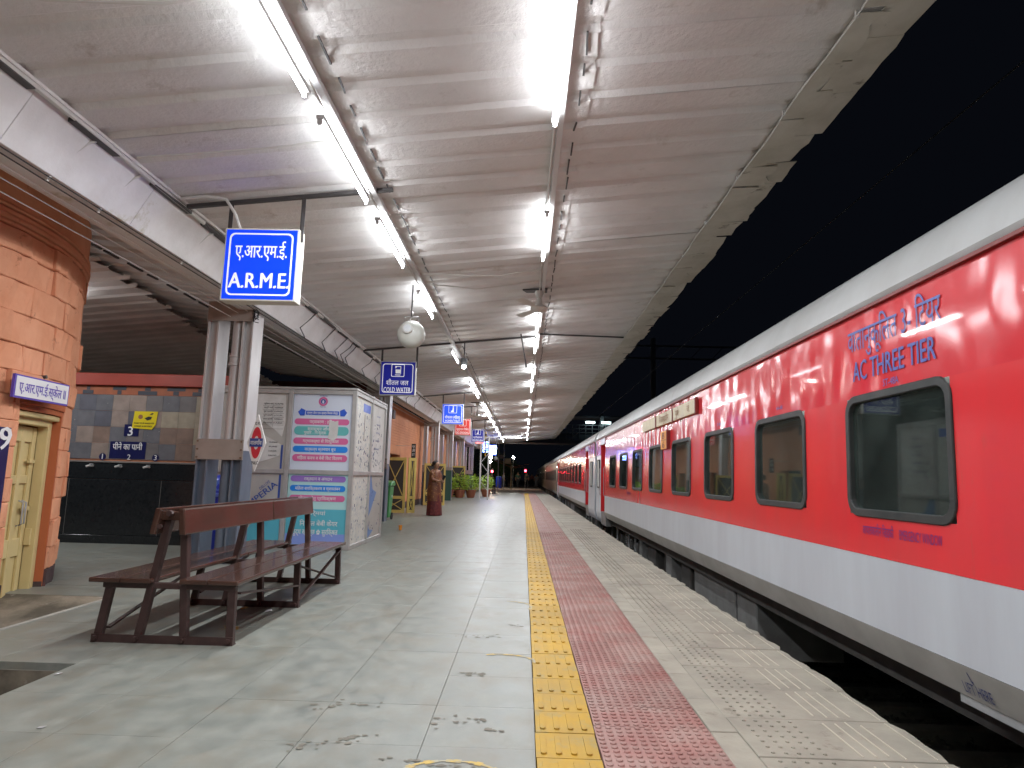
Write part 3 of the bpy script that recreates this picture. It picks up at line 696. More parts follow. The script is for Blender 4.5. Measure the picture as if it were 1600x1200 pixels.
# straight wires along the gutter
for (x, z, m, lb) in ((-3.585, 3.338, 'cable_b', 'upper black wire along the gutter edge'), (-3.66, 3.338, 'cable_b', 'lower black wire along the gutter edge'), (-3.78, 3.33, 'cable_w', 'white wire just under the gutter base'),
                      (-3.9, 3.30, 'cable_w', 'middle white wire running below the gutter'), (-4.0, 3.25, 'cable_w', 'lowest white wire running below the gutter')):
    solo('straight_wire', MB().tube([(x, -1+k*2.5, z-.012*math.sin(k*math.pi/4)**2) for k in range(18)], .0055, 5), m, lb, 'wire', 'wires along the gutter')
def hook(y, x0=-3.36, label=''):
    pts = [(x0+.02, y, 3.72), (x0-.06, y-.04, 3.66), (x0-.16, y-.10, 3.50), (x0-.24, y-.13, 3.36), (x0-.26, y-.14, 3.31)]
    solo('cable_tail', MB().tube(pts, .012, 6), 'cable_w', label, 'cable', 'cable tails hanging on the gutter face', smooth=True)
hook(4.75, label='white cable tail on the gutter at the top left corner')
hook(5.35, label='white cable tail on the gutter above the orange turret')
hook(6.7, label='white cable tail on the gutter just left of the A.R.M.E. sign')
for i, y in enumerate((10.2, 11.3, 12.1, 12.5, 12.8, 14.2, 15.4, 16.6, 18, 19.5, 21)):
    pts = [(-3.36, y, 3.72), (-3.40+rnd(-.02, .02), y-.15, 3.58), (-3.5, y-.3+rnd(-.1, .1), 3.40), (-3.56, y+.1, 3.34), (-3.62, y+.25, 3.36)]
    solo('cable_tail', MB().tube(pts, .009, 5), 'cable_b', ORD[i]+' thin dark cable looping down the gutter face beyond the A.R.M.E. sign', 'cable', 'cable tails hanging on the gutter face', smooth=True)
solo('sign_cable', MB().tube([(-3.28, 5.85, 3.72), (-3.05, 5.88, 3.76), (-2.88, 5.9, 3.74), (-2.80, 5.93, 3.62), (-2.76, 5.98, 3.48)], .016, 7), 'cable_w', 'white cable curving down into the top of the A.R.M.E. sign', 'cable', smooth=True)

# ================================================================== columns
def column(cx, cy, label):
    r = thing('steel_column', label, 'column', (cx, cy, 0), 'built up steel columns along the platform')
    x0, x1 = cx-.31, cx+.31
    def chan(xa, xb, z0, z1, m, nm):
        # channel with its open side to the front: two flange edges and a web set back
        b = MB().box(xa, xa+.022, cy-.165, cy+.165, z0, z1).box(xb-.022, xb, cy-.165, cy+.165, z0, z1).box(xa+.023, xb-.023, cy-.10, cy-.09, z0, z1)
        part(nm, b, m, r)
    for (xa, xb) in ((x0, x0+.15), (x1-.15, x1)):
        chan(xa, xb, 1.46, 3.35, 'steel', 'upper_stanchion'); chan(xa, xb, 0, 1.455, 'steelblue', 'lower_stanchion')
    px = cx+.055
    part('drain_pipe', MB().tube([(px, cy-.05, 1.46), (px, cy-.05, 3.34)], .066, 14), 'steel', r, smooth=True)
    part('drain_pipe_base', MB().tube([(px, cy-.05, .0), (px, cy-.05, 1.456)], .07, 14), 'steelblue', r, smooth=True)
    part('pipe_collar', MB().lathe([(.067, -.075), (.09, -.07), (.09, -.045), (.078, -.035), (.078, .035), (.09, .045), (.09, .07), (.067, .075)], (px, cy-.05, 2.67), 14), 'steel', r, smooth=True)
    pm = part('batten_plate', MB().box(x0-.005, x1+.005, cy-.19, cy-.176, 1.33, 1.60), 'plate', r, .003)
    bl = MB()
    for xx in (x0+.02, x1-.02):
        for zz in (1.36, 1.465, 1.57): bl.lathe([(.013, -.012), (.013, 0)], (xx, cy-.19, zz), 6, 'y')
    part('rivet', bl, 'bolt', pm)
    part('cap_plate', MB().box(x0-.005, x1+.005, cy-.19, cy-.176, 3.19, 3.46), 'plate', r, .003)
    part('cap_head', MB().box(x0, x1, cy-.175, cy+.175, 3.352, 3.42), 'plate', r)
    return r
CN = ['steel column behind the wooden bench, nearest the viewer', 'steel column at the far corner of the poster kiosk', 'steel column behind the standing woman', 'steel column beside the farther yellow door frame', 'steel column behind the potted plants', 'farthest steel column, near the lattice mast']
for i, cy in enumerate((8.8, 17.2, 27.2, 32.6, 38.8, 46.0)): 
    cx = -4.0+(.0 if i == 0 else .16)
    c_ = column(cx, cy, CN[i])
    if i == 0:
        b = MB()
        for k in range(10): b.tube([(-3.70+rnd(-.02, .02), 8.64, 3.2+rnd(0, .25)), (-3.66+rnd(-.02, .02), 8.55, 3.15+rnd(0, .25)), (-3.62, 8.62, 3.14+rnd(0, .25))], .006, 4)
        solo('wire_knot', b, 'cable_b', 'tangle of wires tied round the top of the nearest column', 'wire')
cb = thing('lattice_post', 'pair of slim grey posts braced as a lattice, standing before the plants', 'post', (-2.05, 34.5, 0))
for x in (-2.26, -1.85): part('leg', MB().box(x-.035, x+.035, 34.46, 34.54, 0, 3.3), 'steel', cb)
for k in range(6):
    z = .5+k*.48; a, c = (-2.22, -1.89) if k % 2 else (-1.89, -2.22)
    part('brace', MB().bar((a, 34.5, z), (c, 34.5, z+.42), .02, .02), 'steel', cb)
for z in (2.62, 3.2): part('arm', MB().box(-2.26, -1.4, 34.48, 34.52, z, z+.05), 'steel', cb)
solo('marker_post', MB().tube([(-2.12, 36, 2.3), (-2.12, 36, 3.62)], .04, 6), 'yellow_black', 'yellow and black striped hanging pole near the far blue signs', 'pole')
b = MB()
for z in (2.5, 2.8, 3.1, 3.4): b.box(-2.165, -2.075, 35.955, 36.045, z, z+.12)
o = link('stripe', b.mesh('stripe', 'cable_b'), bpy.data.objects['marker_post'])

# ================================================================== bench
bn = thing('bench', 'brown wooden double sided platform bench with iron legs', 'bench', (-2.46, 6.0, 0))
BX0, BX1 = -2.97, -1.98
def bys(y): return 4.74 if y == 0 else (6.08 if y == 1 else 7.40)
for k in range(3):
    y = bys(k); ir = 'iron'
    for (xa, xb) in ((BX0+.03, BX0+.09), (BX1-.03, BX1-.04)):
        part('leg', MB().bar((xa, y, 0), (xb, y, .40), .055, .045), ir, bn, .004)
    for (xa, xb, zt) in ((-2.66, -2.50, .92), (-2.33, -2.40, .92)):
        part('upright', MB().bar((xa, y, 0), (xb, y, zt-.02), .05, .055), ir, bn, .004)
    part('foot_rail', MB().box(BX0, BX1, y-.03, y-.023, .0, .055).box(BX0, BX1, y-.022, y+.03, .0, .008), ir, bn)
    part('seat_bearer', MB().box(BX0+.04, BX1-.02, y-.025, y+.025, .365, .405), ir, bn, .004)
    bl = MB()
    for x in (-2.94, -2.655, -2.33, -2.01): bl.lathe([(.016, -.02), (.018, -.012), (.018, 0)], (x, y-.031, .03), 6, 'y')
    part('bolt', bl, 'iron', bn, stuff=True)
for (xa, xb, ya, yb) in ((BX0+.06, BX0+.09, 4.8, 6.02), (BX1-.05, BX1-.06, 7.34, 6.12)):
    part('brace', MB().bar((xa, ya, .08), (xb, yb, .36), .03, .012), ir, bn)
part('brace', MB().bar((-1.99, 4.78, .34), (-1.995, 6.08, .19), .03, .014), 'iron', bn)
part('brace', MB().bar((-1.995, 6.08, .06), (-1.995, 7.38, .37), .03, .014), 'iron', bn)
part('brace', MB().bar((-2.9, 6.1, .1), (-2.9, 7.36, .36), .03, .014), 'iron', bn)
def plank(x0, x1, z0, z1, nm):
    for (ya, yb) in ((4.66, 6.30), (6.305, 7.47)) : part(nm, MB().box(x0, x1, ya, yb, z0, z1), 'wood', bn, .009, seg=2)
for (a, c) in ((-3.0, -2.785), (-2.78, -2.565)): plank(a, c, .407, .44, 'seat_plank')
for (a, c) in ((-2.365, -2.17), (-2.165, -1.955)): plank(a, c, .407, .44, 'seat_plank')
for x in (-2.545, -2.36):
    pass
for (x, tl) in ((-2.535, .03), (-2.375, -.02)):
    for (ya, yb) in ((4.62, 6.26), (6.265, 7.44)):
        part('back_plank', MB().prism([(-.022-tl, .745), (.022-tl, .745), (.022, .925), (-.022, .925)], lambda a, c: (x+a, ya, c), lambda a, c: (x+a, yb, c)), 'wood', bn, .010, seg=2)
bl = MB(); bl.lathe([(.02, -.03), (.022, -.015), (.022, 0)], (-2.46, 4.65, .89), 8, 'y'); bl.lathe([(.016, -.02), (.016, 0)], (-2.52, 4.64, .80), 8, 'y'); part('bolt', bl, 'iron', bn, stuff=True)
for y in (4.7, 6.08, 7.38): part('spacer_block', MB().box(-2.53, -2.375, y-.03, y+.03, .84, .90), 'wood', bn, .004)

# ================================================================== orange turret building
tur = thing('turret_building', 'orange painted round stone corner building with cream door, left edge', 'building', (-7.47, 5.61, -.33))
TC = Vector((-7.47, 5.61)); TR = 2.9
def pol(a, r, z): a = math.radians(a); return (TC.x+r*math.cos(a), TC.y+r*math.sin(a), z)
def arcblock(a0, a1, ri, ro, z0, z1, n=3, jit=0.):
    b = MB(); vs = []
    for z in (z0, z1):
        for r in (ri, ro):
            for k in range(n+1): vs.append(pol(a0+(a1-a0)*k/n, r+(rnd(-jit, jit) if r == ro else 0), z))
    N_ = n+1; f = []
    for k in range(n):
        f += [(k, k+1, N_+k+1, N_+k), (2*N_+k, 3*N_+k, 3*N_+k+1, 2*N_+k+1), (N_+k, N_+k+1, 3*N_+k+1, 3*N_+k), (k, 2*N_+k, 2*N_+k+1, k+1)]
    f += [(0, N_, 3*N_, 2*N_), (n, 2*N_+n, 3*N_+n, N_+n)]
    return b.add(vs, f)
A0, A1 = -22, 75; DA0, DA1 = 5.2, 23.2; DT = 1.70
b = MB()
for (a, c, z0, z1) in ((A0, DA0-.3, -.4, 3.9), (DA1+.25, A1, -.4, 3.9), (DA0-.3, DA1+.25, DT+.04, 3.9)):
    q = arcblock(a, c, TR-.35, TR-.012, z0, z1, 12); b.add(q.v, q.f)
part('wall_core', b, 'mortar', tur)
zc = -.33; ci = 0
hts = [.30, .27]
while zc < 3.25:
    h = rnd(.19, .33)
    if ci == 0: h = .49
    z1 = min(zc+h, 3.27); a = A0-rnd(0, 6)
    while a < A1:
        wd = rnd(5.5, 13); a1 = min(a+wd, A1); segs = [(max(a, A0), a1)]
        if zc < DT+.03 and z1 > -.4:
            out = []
            for (p, q) in segs:
                if q <= DA0 or p >= DA1: out.append((p, q))
                else:
                    if p < DA0-.8: out.append((p, DA0))
                    if q > DA1+.8: out.append((DA1, q))
            segs = out
        for (p, q) in segs:
            if q-p > .5:
                bulge = rnd(0, .02)+(.025 if random.random() < .15 else 0)
                zt = z1-.002
                if zc < DT < z1 and p < DA1 and q > DA0: continue
                part('stone_block', arcblock(p+.012, q-.012, TR-.05, TR+bulge, zc+.0008, zt, 6, .014), 'plinth' if ci == 0 else 'stone', tur, .008)
        a = a1
    zc = z1; ci += 1
part('wall_peg', MB().bar(tuple(so_), tuple(so_+Vector((-.2,0,0))), .03, .03), 'angle', tur) if False else None
part('lintel_stone', arcblock(DA0-2, DA1+3, TR-.05, TR+.012, DT+.05, 1.835, 8), 'reveal', tur, .004)
for (z0, z1, ro) in ((3.29, 3.325, .02), (3.332, 3.372, .035), (3.382, 3.425, .02), (3.437, 3.465, .032)):
    part('cornice_band', arcblock(A0, A1, TR-.05, TR+ro, z0, z1, 40, .004), 'stone', tur, .008)
part('stone_block', arcblock(A0, A1, TR-.05, TR+.0, 3.48, 3.88, 30, .004), 'stone', tur)
part('door_reveal', arcblock(DA1-.55, DA1, TR-.30, TR-.004, -.33, DT+.04, 1).add(*(lambda q: (q.v, q.f))(arcblock(DA0, DA1-.6, TR-.3, TR-.004, DT, DT+.045, 6))), 'reveal', tur)
part('plinth_reveal', arcblock(DA1-.62, DA1-.56, TR-.29, TR-.003, -.33, .05, 1), 'plinth', tur)
df = part('door_frame', arcblock(DA1-2.9, DA1-.65, TR-.17, TR-.075, -.33, DT-.002, 2).add(*(lambda q: (q.v, q.f))(arcblock(DA0, DA1-3.0, TR-.17, TR-.075, DT-.12, DT-.004, 6))), 'cream', tur, .006)
part('door_head', arcblock(DA0-.2, DA1-.4, TR-.10, TR-.02, DT-.055, DT-.006, 6), 'cream', tur, .008)
dr = part('door', arcblock(DA0+.1, DA1-3.1, TR-.24, TR-.19, -.33, DT-.13, 8), 'cream', tur)
# stiles, rails
pan = arcblock(DA1-5.2, DA1-3.15, TR-.189, TR-.165, -.33, DT-.135, 1)
for (a, c) in ((DA0+.3, DA0+2.2), (13.1, 14.6)): q = arcblock(a, c, TR-.189, TR-.165, -.33, DT-.135, 1); pan.add(q.v, q.f)
for (z0, z1) in ((-.33, -.15), (.33, .50), (1.02, 1.10), (1.42, 1.565)): q = arcblock(DA0+2.3, DA1-5.3, TR-.189, TR-.168, z0, z1, 5); pan.add(q.v, q.f)
part('door_panelling', pan, 'cream', dr, .004)
for a in (14.9, 16.2): part('handle', MB().tube([pol(a, TR-.16, .62), pol(a, TR-.12, .64), pol(a, TR-.12, .84), pol(a, TR-.16, .86)], .008, 6), 'galv', dr, smooth=True)
part('latch_block', arcblock(19.6, 20.8, TR-.164, TR-.11, .42, .58, 1), 'cream', dr, .004)
part('bolt_rail', arcblock(16.5, 19.3, TR-.166, TR-.14, .76, .80, 1).add(*(lambda q: (q.v, q.f))(arcblock(16.5, 19.3, TR-.166, TR-.14, 1.22, 1.25, 1))), 'cream', dr)
nb = part('notice_panel', arcblock(-6, 2.3, TR+.03, TR+.05, .05, 1.52, 4), 'navy', tur)
lettering([('9', 0, 0, .20, .13, .03)], pol(1.1, TR+.053, 1.43), (0, 1, 0), (0, 0, 1), 'white', tur)
part('peg', MB().tube([pol(9.5, TR-.02, 2.02), pol(9.5, TR+.07, 2.03)], .018, 6), 'angle', tur)
sg = thing('door_sign', 'white hand painted Hindi board with blue border above the cream door', 'sign', (-4.42, 5.6, 1.78))
sx = Vector((-4.49+4.43, 6.36-5.58, 0)).normalized(); so = Vector((-4.43, 5.58, 1.78)); sw, sh = .775, .205
fr = lambda d: (lambda a, c: so+sx*a+Vector((0, 0, c))+Vector((sx.y, -sx.x, 0))*d)
part('board', MB().prism([(0, 0), (sw, 0), (sw, sh), (0, sh)], fr(-.025), fr(0)), 'blue_edge', sg)
part('panel', MB().prism([(.018, .016), (sw-.016, .016), (sw-.016, sh-.014), (.018, sh-.014)], fr(.0005), fr(.004)), 'white', sg)
lettering([('ए.आर.एम.ई.स्केल II', sw/2, sh/2+.0, .088, .66, .016)], so+Vector((sx.y, -sx.x, 0))*.0045, sx, (0, 0, 1), 'blue_edge', sg)

# ================================================================== drinking water station
ws = thing('drinking_water_stall', 'dark granite drinking water stall with mosaic tiled back wall', 'water stall', (-6.2, 11, 0))
WX0, WX1, WY = -8.6, -4.76, 11.0
part('back_wall', MB().box(WX0, WX1, WY+.014, WY+.2, 0, 2.57), 'mortar', ws)
part('top_beam', MB().box(WX0, WX1+.02, WY-.06, WY+.24, 2.57, 2.78), 'rustred', ws, .01)
tw = .2855; i0 = 0
COLS = "10034256 " 
GR = ["6 1 0 0 2 1 2 4 1 3 2 1", "1 6 0 6 0 4 4 4 4 3 6 1", "0 5 1 2 1 5 5 4 1 2 3 1", "1 0 7 1 2 1 5 7 1 6 2 1"]
for rI in range(4):
    for cI in range(13):
        x = -8.42+cI*tw; z = 1.33+(3-rI)*.272
        if x+tw > WX1: continue
        k = [int(v) for v in GR[rI].split()][(cI+9) % 12] if cI < 12 else 2
        part('wall_tile', MB().box(x+.0015, x+tw-.0015, WY-.0005+rnd(-.001, .001), WY+.013, z+.0015, z+.2705), 'slate%d' % k, ws)
x = -8.42; k = 0
part('mosaic_band', MB().box(WX0, WX1, WY, WY+.013, 2.42, 2.568), 'mosaic_o', ws)
while x < WX1-.3:
    w_ = rnd(.18, .34)
    md = MB().box(x, x+w_, WY-.004, WY-.0005, 2.50 if k % 2 else 2.425, 2.56 if k % 2 else 2.49).box(x+w_*.35, x+w_*.65, WY-.004, WY-.0005, 2.425 if k % 2 else 2.495, 2.495 if k % 2 else 2.56)
    part('mosaic_figure', md, 'mosaic_d', ws)
    x += rnd(.38, .52); k += 1
part('counter', MB().box(WX0, WX1, WY-.42, WY+.01, .13, 1.0), 'granite', ws, .003)
part('splash_slab', MB().box(WX0, WX1, WY-.10, WY+.012, 1.003, 1.27), 'granite', ws, .003)
part('ledge', MB().box(WX0, WX1, WY-.11, WY+.012, 1.272, 1.30), 'slate7', ws, .003)
part('kick_slab', MB().box(WX0, WX1, WY-.44, WY, 0, .127), 'granite', ws, .002)
b = MB(); 
for xx in (-5.80, -7.3): b.box(xx-.003, xx+.003, WY-.424, WY-.421, .13, 1.0)
part('joint_line', b, 'granite_edge', ws)
tp_ = None
for xx in (-7.15, -6.67, -6.2):
    t_ = part('tap', MB().tube([(xx, WY-.10, 1.21), (xx-.02, WY-.17, 1.215), (xx-.06, WY-.19, 1.20)], .018, 8), 'offwhite', ws, smooth=True)
    part('tap_handle', MB().box(xx-.03, xx+.03, WY-.155, WY-.135, 1.235, 1.25), 'galv', t_)
lettering([('3', -6.64, 1.81, .16, None, .02), ('पीने का पानी', -6.66, 1.545, .10, .5, .012), ('1', -7.07, 1.375, .09, None, .014), ('2', -6.62, 1.375, .09, None, .014), ('3', -6.17, 1.375, .09, None, .014)], (0, WY-.0075, 0), (1, 0, 0), (0, 0, 1), 'white', ws)
for q in (MB().box(-6.96, -6.35, WY-.006, WY-.0025, 1.345, 1.63), MB().box(-6.75, -6.5, WY-.006, WY-.0025, 1.72, 1.92), MB().lathe([(.06, -.006), (.06, -.0025)], (-7.07, WY, 1.37), 12, 'y'), MB().lathe([(.06, -.006), (.06, -.0025)], (-6.17, WY, 1.37), 12, 'y')):
    part('painted_label', q, 'navy', ws)
st_ = solo('hand_washing_sticker', MB().prism([(-6.62, 1.86), (-6.28, 1.84), (-6.22, 1.92), (-6.20, 2.145), (-6.60, 2.145)], lambda a, c: (a, WY-.012, c), lambda a, c: (a, WY-.009, c)), 'screen', 'yellow hand washing sticker with cut corner on the tiled wall', 'sticker', loc=(-6.4, WY, 1.84))
lettering([('WASH YOUR HANDS FOR', -6.42, 1.945, .026, .34, .02), ('ATLEAST 20 SECONDS', -6.43, 1.895, .026, .30, .02)], (0, WY-.013, 0), (1, 0, 0), (0, 0, 1), 'black_txt', st_)
part('pictogram', MB().prism([(-6.42, 2.03), (-6.37, 1.99), (-6.31, 2.01), (-6.29, 2.05), (-6.35, 2.06)], lambda a, c: (a, WY-.0145, c), lambda a, c: (a, WY-.013, c)).prism([(-6.34, 2.085), (-6.29, 2.09), (-6.27, 2.115), (-6.30, 2.12)], lambda a, c: (a, WY-.0145, c), lambda a, c: (a, WY-.013, c)), 'black_txt', st_)
part('germ_dot', MB().lathe([(.04, -.0145), (.04, -.013)], (-6.49, WY, 2.05), 10, 'y'), 'board_txt', st_)

# ================================================================== kiosk with posters
kk = thing('information_kiosk', 'aluminium framed booth covered in Hindi posters beyond the bench', 'kiosk', (-3.8, 11.7, 0))
KX0, KX1, KY0, KY1 = -5.1, -2.75, 10.55, 12.85
KXM = -3.785
def post(x, y): part('post', MB().box(x-.035, x+.035, y-.035, y+.035, 0, 2.52), 'alu', kk, .004)
for (x, y) in ((KX1, KY0), (KXM, KY0), (KX0, KY0), (KX1, 11.72), (KX1, KY1), (KX0, KY1)): post(x, y)
for z in (2.485, 1.20, .035):
    for (xa, xb) in ((KX0+.037, KXM-.037), (KXM+.037, KX1-.037)): part('rail', MB().box(xa, xb, KY0-.03, KY0+.03, z-.035, z+.035), 'alu', kk, .004)
    for (ya, yb) in ((KY0+.037, 11.683), (11.757, KY1-.037)): part('rail', MB().box(KX1-.03, KX1+.03, ya, yb, z-.035, z+.035), 'alu', kk, .004)
part('roof_panel', MB().box(KX0-.04, KX1+.04, KY0-.04, KY1+.04, 2.523, 2.56), 'alu', kk, .006)
def fp(x0, x1, z0, z1, m, nm, d=0., par=kk, th=.004, lab=None): return part(nm, MB().box(x0, x1, KY0-d-th, KY0-d, z0, z1), m, par, label=lab)
def sp(y0, y1, z0, z1, m, nm, d=0., par=kk, th=.004): return part(nm, MB().box(KX1+d, KX1+d+th, y0, y1, z0, z1), m, par)
fp(KX0+.04, KXM-.04, 1.235, 2.45, 'ply', 'panel'); fp(KX0+.04, KXM-.04, .07, 1.165, 'ply', 'panel')
fp(KXM+.04, KX1-.04, 1.235, 2.45, 'poster_w', 'panel'); pl = fp(KXM+.04, KX1-.04, .07, 1.165, 'poster_g', 'panel')
sp(KY0+.04, 11.68, 1.235, 2.45, 'scribble', 'panel'); sp(KY0+.04, 11.68, .07, 1.165, 'scribble', 'panel')
sp(11.76, KY1-.04, 1.235, 2.45, 'paper', 'panel'); sp(11.76, KY1-.04, .07, 1.165, 'ply', 'panel')
part('rear_panel', MB().box(KX0, KX1-.05, KY1-.02, KY1+.01, .05, 2.5).box(KX0-.01, KX0+.01, KY0, KY1, .05, 2.5), 'ply', kk)
# poster print
pc = (KXM+KX1)/2
fp(KXM+.045, KX1-.045, .075, .62, 'poster_t', 'print_area', .0045, kk, .001); fp(KXM+.045, KX1-.045, .075, .24, 'poster_v', 'print_area', .006, kk, .001)
def pill(x0, x1, zc_, h, m):
    return part('print_band', MB().prism(rrect(x0, x1, zc_-h/2, zc_+h/2, h/2-.001, 5), lambda a, c: (a, KY0-.008, c), lambda a, c: (a, KY0-.0045, c)), m, kk)
PW0, PW1 = KXM+.075, KX1-.075
prow = [(2.005, .095, 'pill_pink', 'पर्यावरण : हरित', .4), (1.86, .14, 'pill_teal', 'स्वास्थ्य जाँच एवं', .45), (1.695, .10, 'pill_pink', 'गर्भावस्था से शिशुकाल', .58), (1.565, .10, 'pill_blue', 'वात्सल्य स्तनपान बूथ', .5), (1.425, .11, 'pill_pink', 'महिला कवच व बेबी किट वितरण', .72),
        (1.095, .095, 'pill_purple', 'रक्तदान व अंगदान', .45), (.945, .095, 'pill_blue', 'महिला सशक्तिकरण व स्वावलंबन', .72), (.79, .095, 'pill_pink', 'योजना हेतु प्रशिक्षण', .6)]
for (z, h, m, t, wd) in prow: pill(PW0, PW1, z, h, m)
lettering([(t, pc, z+(.03 if h > .12 else 0), .05, wd, .01) for (z, h, m, t, wd) in prow]+[('पुखार - नि:शुल्क', pc-.1, 1.83, .05, .36, .01), ('नर्मियां', pc, .56, .06, .3, .01), ('निर्मल बेबी केयर', pc+.05, .40, .075, .6, .012), ('शुद्ध स्वच्छ ✿ सुरक्षित', pc, .27, .08, .72, .012)],
          (0, KY0-.0085, 0), (1, 0, 0), (0, 0, 1), 'white', kk)
part('ribbon_print', MB().prism([(pc-.27, 2.115), (pc+.27, 2.115), (pc+.27, 2.18), (pc-.27, 2.18)], lambda a, c: (a, KY0-.008, c), lambda a, c: (a, KY0-.0045, c)).prism([(pc-.4, 2.16), (pc-.36, 2.10), (pc-.29, 2.10), (pc-.28, 2.19), (pc-.35, 2.22), (pc-.37, 2.19)], lambda a, c: (a, KY0-.007, c), lambda a, c: (a, KY0-.0044, c)).prism([(pc+.4, 2.16), (pc+.36, 2.10), (pc+.29, 2.10), (pc+.28, 2.19), (pc+.35, 2.22), (pc+.37, 2.19)], lambda a, c: (a, KY0-.007, c), lambda a, c: (a, KY0-.0044, c)), 'ribbon', kk)
lettering([('स्वस्थ जीवन एक स्वस्थ विकास केन्द्र', pc, 2.148, .035, .5, .014)], (0, KY0-.0085, 0), (1, 0, 0), (0, 0, 1), 'white', kk)
cr = [(pc+.075*math.cos(t*math.pi/10), 2.335+.075*math.sin(t*math.pi/10)) for t in range(20)]; ci_ = [(pc+.045*math.cos(t*math.pi/10), 2.335+.045*math.sin(t*math.pi/10)) for t in range(20)]
part('crest_print', MB().ring(cr, ci_, lambda a, c: (a, KY0-.008, c), lambda a, c: (a, KY0-.0045, c)), 'pill_pink', kk)
part('crest_centre', MB().ring([(pc+.04*math.cos(t*math.pi/10), 2.335+.04*math.sin(t*math.pi/10)) for t in range(20)], [(pc+.018*math.cos(t*math.pi/10), 2.33+.028*math.sin(t*math.pi/10)) for t in range(20)], lambda a, c: (a, KY0-.008, c), lambda a, c: (a, KY0-.0045, c)), 'print_blue', kk)
lettering([('भारतीय रेल', pc, 2.425, .016, .13, .01), ('मध्य रेल', pc, 2.245, .014, .1, .01)], (0, KY0-.0085, 0), (1, 0, 0), (0, 0, 1), 'print_blue', kk)
tr = [(pc+.12+rnd(-.012, .012), 1.74), (pc+.2, 1.71+rnd(-.01, .01)), (pc+.26, 1.75), (pc+.27, 1.90), (pc+.265, 2.03), (pc+.2, 2.01), (pc+.13, 2.04), (pc+.115, 1.95), (pc+.13, 1.86)]
part('torn_leaflet', MB().prism(tr, lambda a, c: (a, KY0-.013, c), lambda a, c: (a, KY0-.010, c)), 'paper', kk)
# left front panel: torn timetable + board print
sheet_ = [(-4.6, 2.40), (-4.25, 2.44), (-3.88, 2.42), (-3.86, 1.98), (-3.9, 1.75), (-4.02, 1.86), (-4.2, 1.98), (-4.33, 1.90), (-4.33, 1.35), (-4.62, 1.32)]
part('torn_sheet', MB().prism(sheet_, lambda a, c: (a, KY0-.008, c), lambda a, c: (a, KY0-.0045, c)), 'paper', kk)
part('torn_sheet', MB().prism([(-4.25, 1.80), (-4.05, 1.70), (-3.9, 1.62), (-3.92, 1.45), (-4.1, 1.38), (-4.25, 1.34)], lambda a, c: (a, KY0-.008, c), lambda a, c: (a, KY0-.0045, c)), 'paper', kk)
tl = []
for i in range(6):
    tl.append((['स्टेशन नाम', 'यात्री गाड़ी', 'मुंबई एक्सप्रेस', 'पुणे सवारी', 'समय सारणी', 'किराया'][i], -4.15, 2.28-i*.062, .026, .15, .01)); tl.append((['NAME', 'PASSENGER', 'EXPRESS', 'LOCAL', 'TIMING', 'FARE'][i], -3.98, 2.28-i*.062, .024, .14, .01))
for i in range(4): tl.append((['MUMBAI', 'PUNE', 'NASIK', 'DAUND'][i], -4.03, 1.66-i*.07, .024, .13, .01))
lettering(tl, (0, KY0-.0085, 0), (1, 0, 0), (0, 0, 1), 'black_txt', kk)
b = MB()
for i in range(7): b.box(-4.24, -3.89, KY0-.0095, KY0-.0085, 2.245-i*.062, 2.248-i*.062)
b.box(-4.07, -4.067, KY0-.0095, KY0-.0085, 1.9, 2.3); part('ruled_line', b, 'black_txt', kk)
lettering([('IMPERIA', -4.16, .83, .10, .58, .02, math.radians(40)), ('DELUXE', -4.12, .98, .045, .2, .0, math.radians(40)), ('IM', -4.56, 2.06, .10, .15, .02, math.radians(40))], (0, KY0-.005, 0), (1, 0, 0), (0, 0, 1), 'print_blue', kk)
b = MB(); b.box(-3.90, -3.865, KY0-.0065, KY0-.0045, .75, 1.15).box(-3.9, -3.87, KY0-.0065, KY0-.0045, 1.24, 1.62); part('edge_print', b, 'print_blue', kk)
part('teal_leaflet', MB().prism([(-4.5, .07), (-3.84, .07), (-3.84, .60), (-3.9, .72), (-4.05, .6), (-4.2, .5)], lambda a, c: (a, KY0-.0075, c), lambda a, c: (a, KY0-.0045, c)), 'poster_t', kk)
# right side print: pale poster lines and blue blade shapes, graffiti strokes
lettering([('जानकारी', 12.3-12.3, 2.25-i*.15+.0, .03, .3, .01) for i in range(5)], (KX1+.0055, 12.28, 0), (0, 1, 0), (0, 0, 1), 'print_blue', kk)
part('blade_print', MB().prism([(11.78, 1.15), (11.95, 1.16), (12.1, .92), (12.42, .86), (12.0, .52), (11.8, .40)], lambda a, c: (KX1+.0045, a, c), lambda a, c: (KX1+.006, a, c)).prism([(11.78, .38), (12.0, .2), (12.3, .18), (11.95, .075), (11.78, .075)], lambda a, c: (KX1+.0045, a, c), lambda a, c: (KX1+.006, a, c)), 'blade_blue', kk)
gb = MB(); R = random.Random(5)
for k in range(150):
    yy = R.uniform(KY0+.08, KY1-.1); zz = R.choice((R.uniform(.15, 1.1), R.uniform(1.3, 2.2), R.uniform(1.3, 1.8)))
    if 11.66 < yy < 11.8: continue
    a = R.uniform(-1, 1.9); ln = R.uniform(.02, .09)
    p0 = Vector((KX1+.0065, yy, zz)); p1 = p0+Vector((0, math.cos(a)*ln, math.sin(a)*ln)); gb.bar(p0, p1, .001, R.uniform(.004, .010), up=(1, 0, 0))
part('scribble', gb, 'navy_txt', kk, stuff=True)
part('brown_streak', MB().box(KX1+.0045, KX1+.0062, 11.22, 11.25, 1.75, 2.2), 'bolt', kk)
part('dark_patch', MB().box(KX1+.0045, KX1+.006, 11.12, 11.62, 2.24, 2.38), 'ribbon', kk)

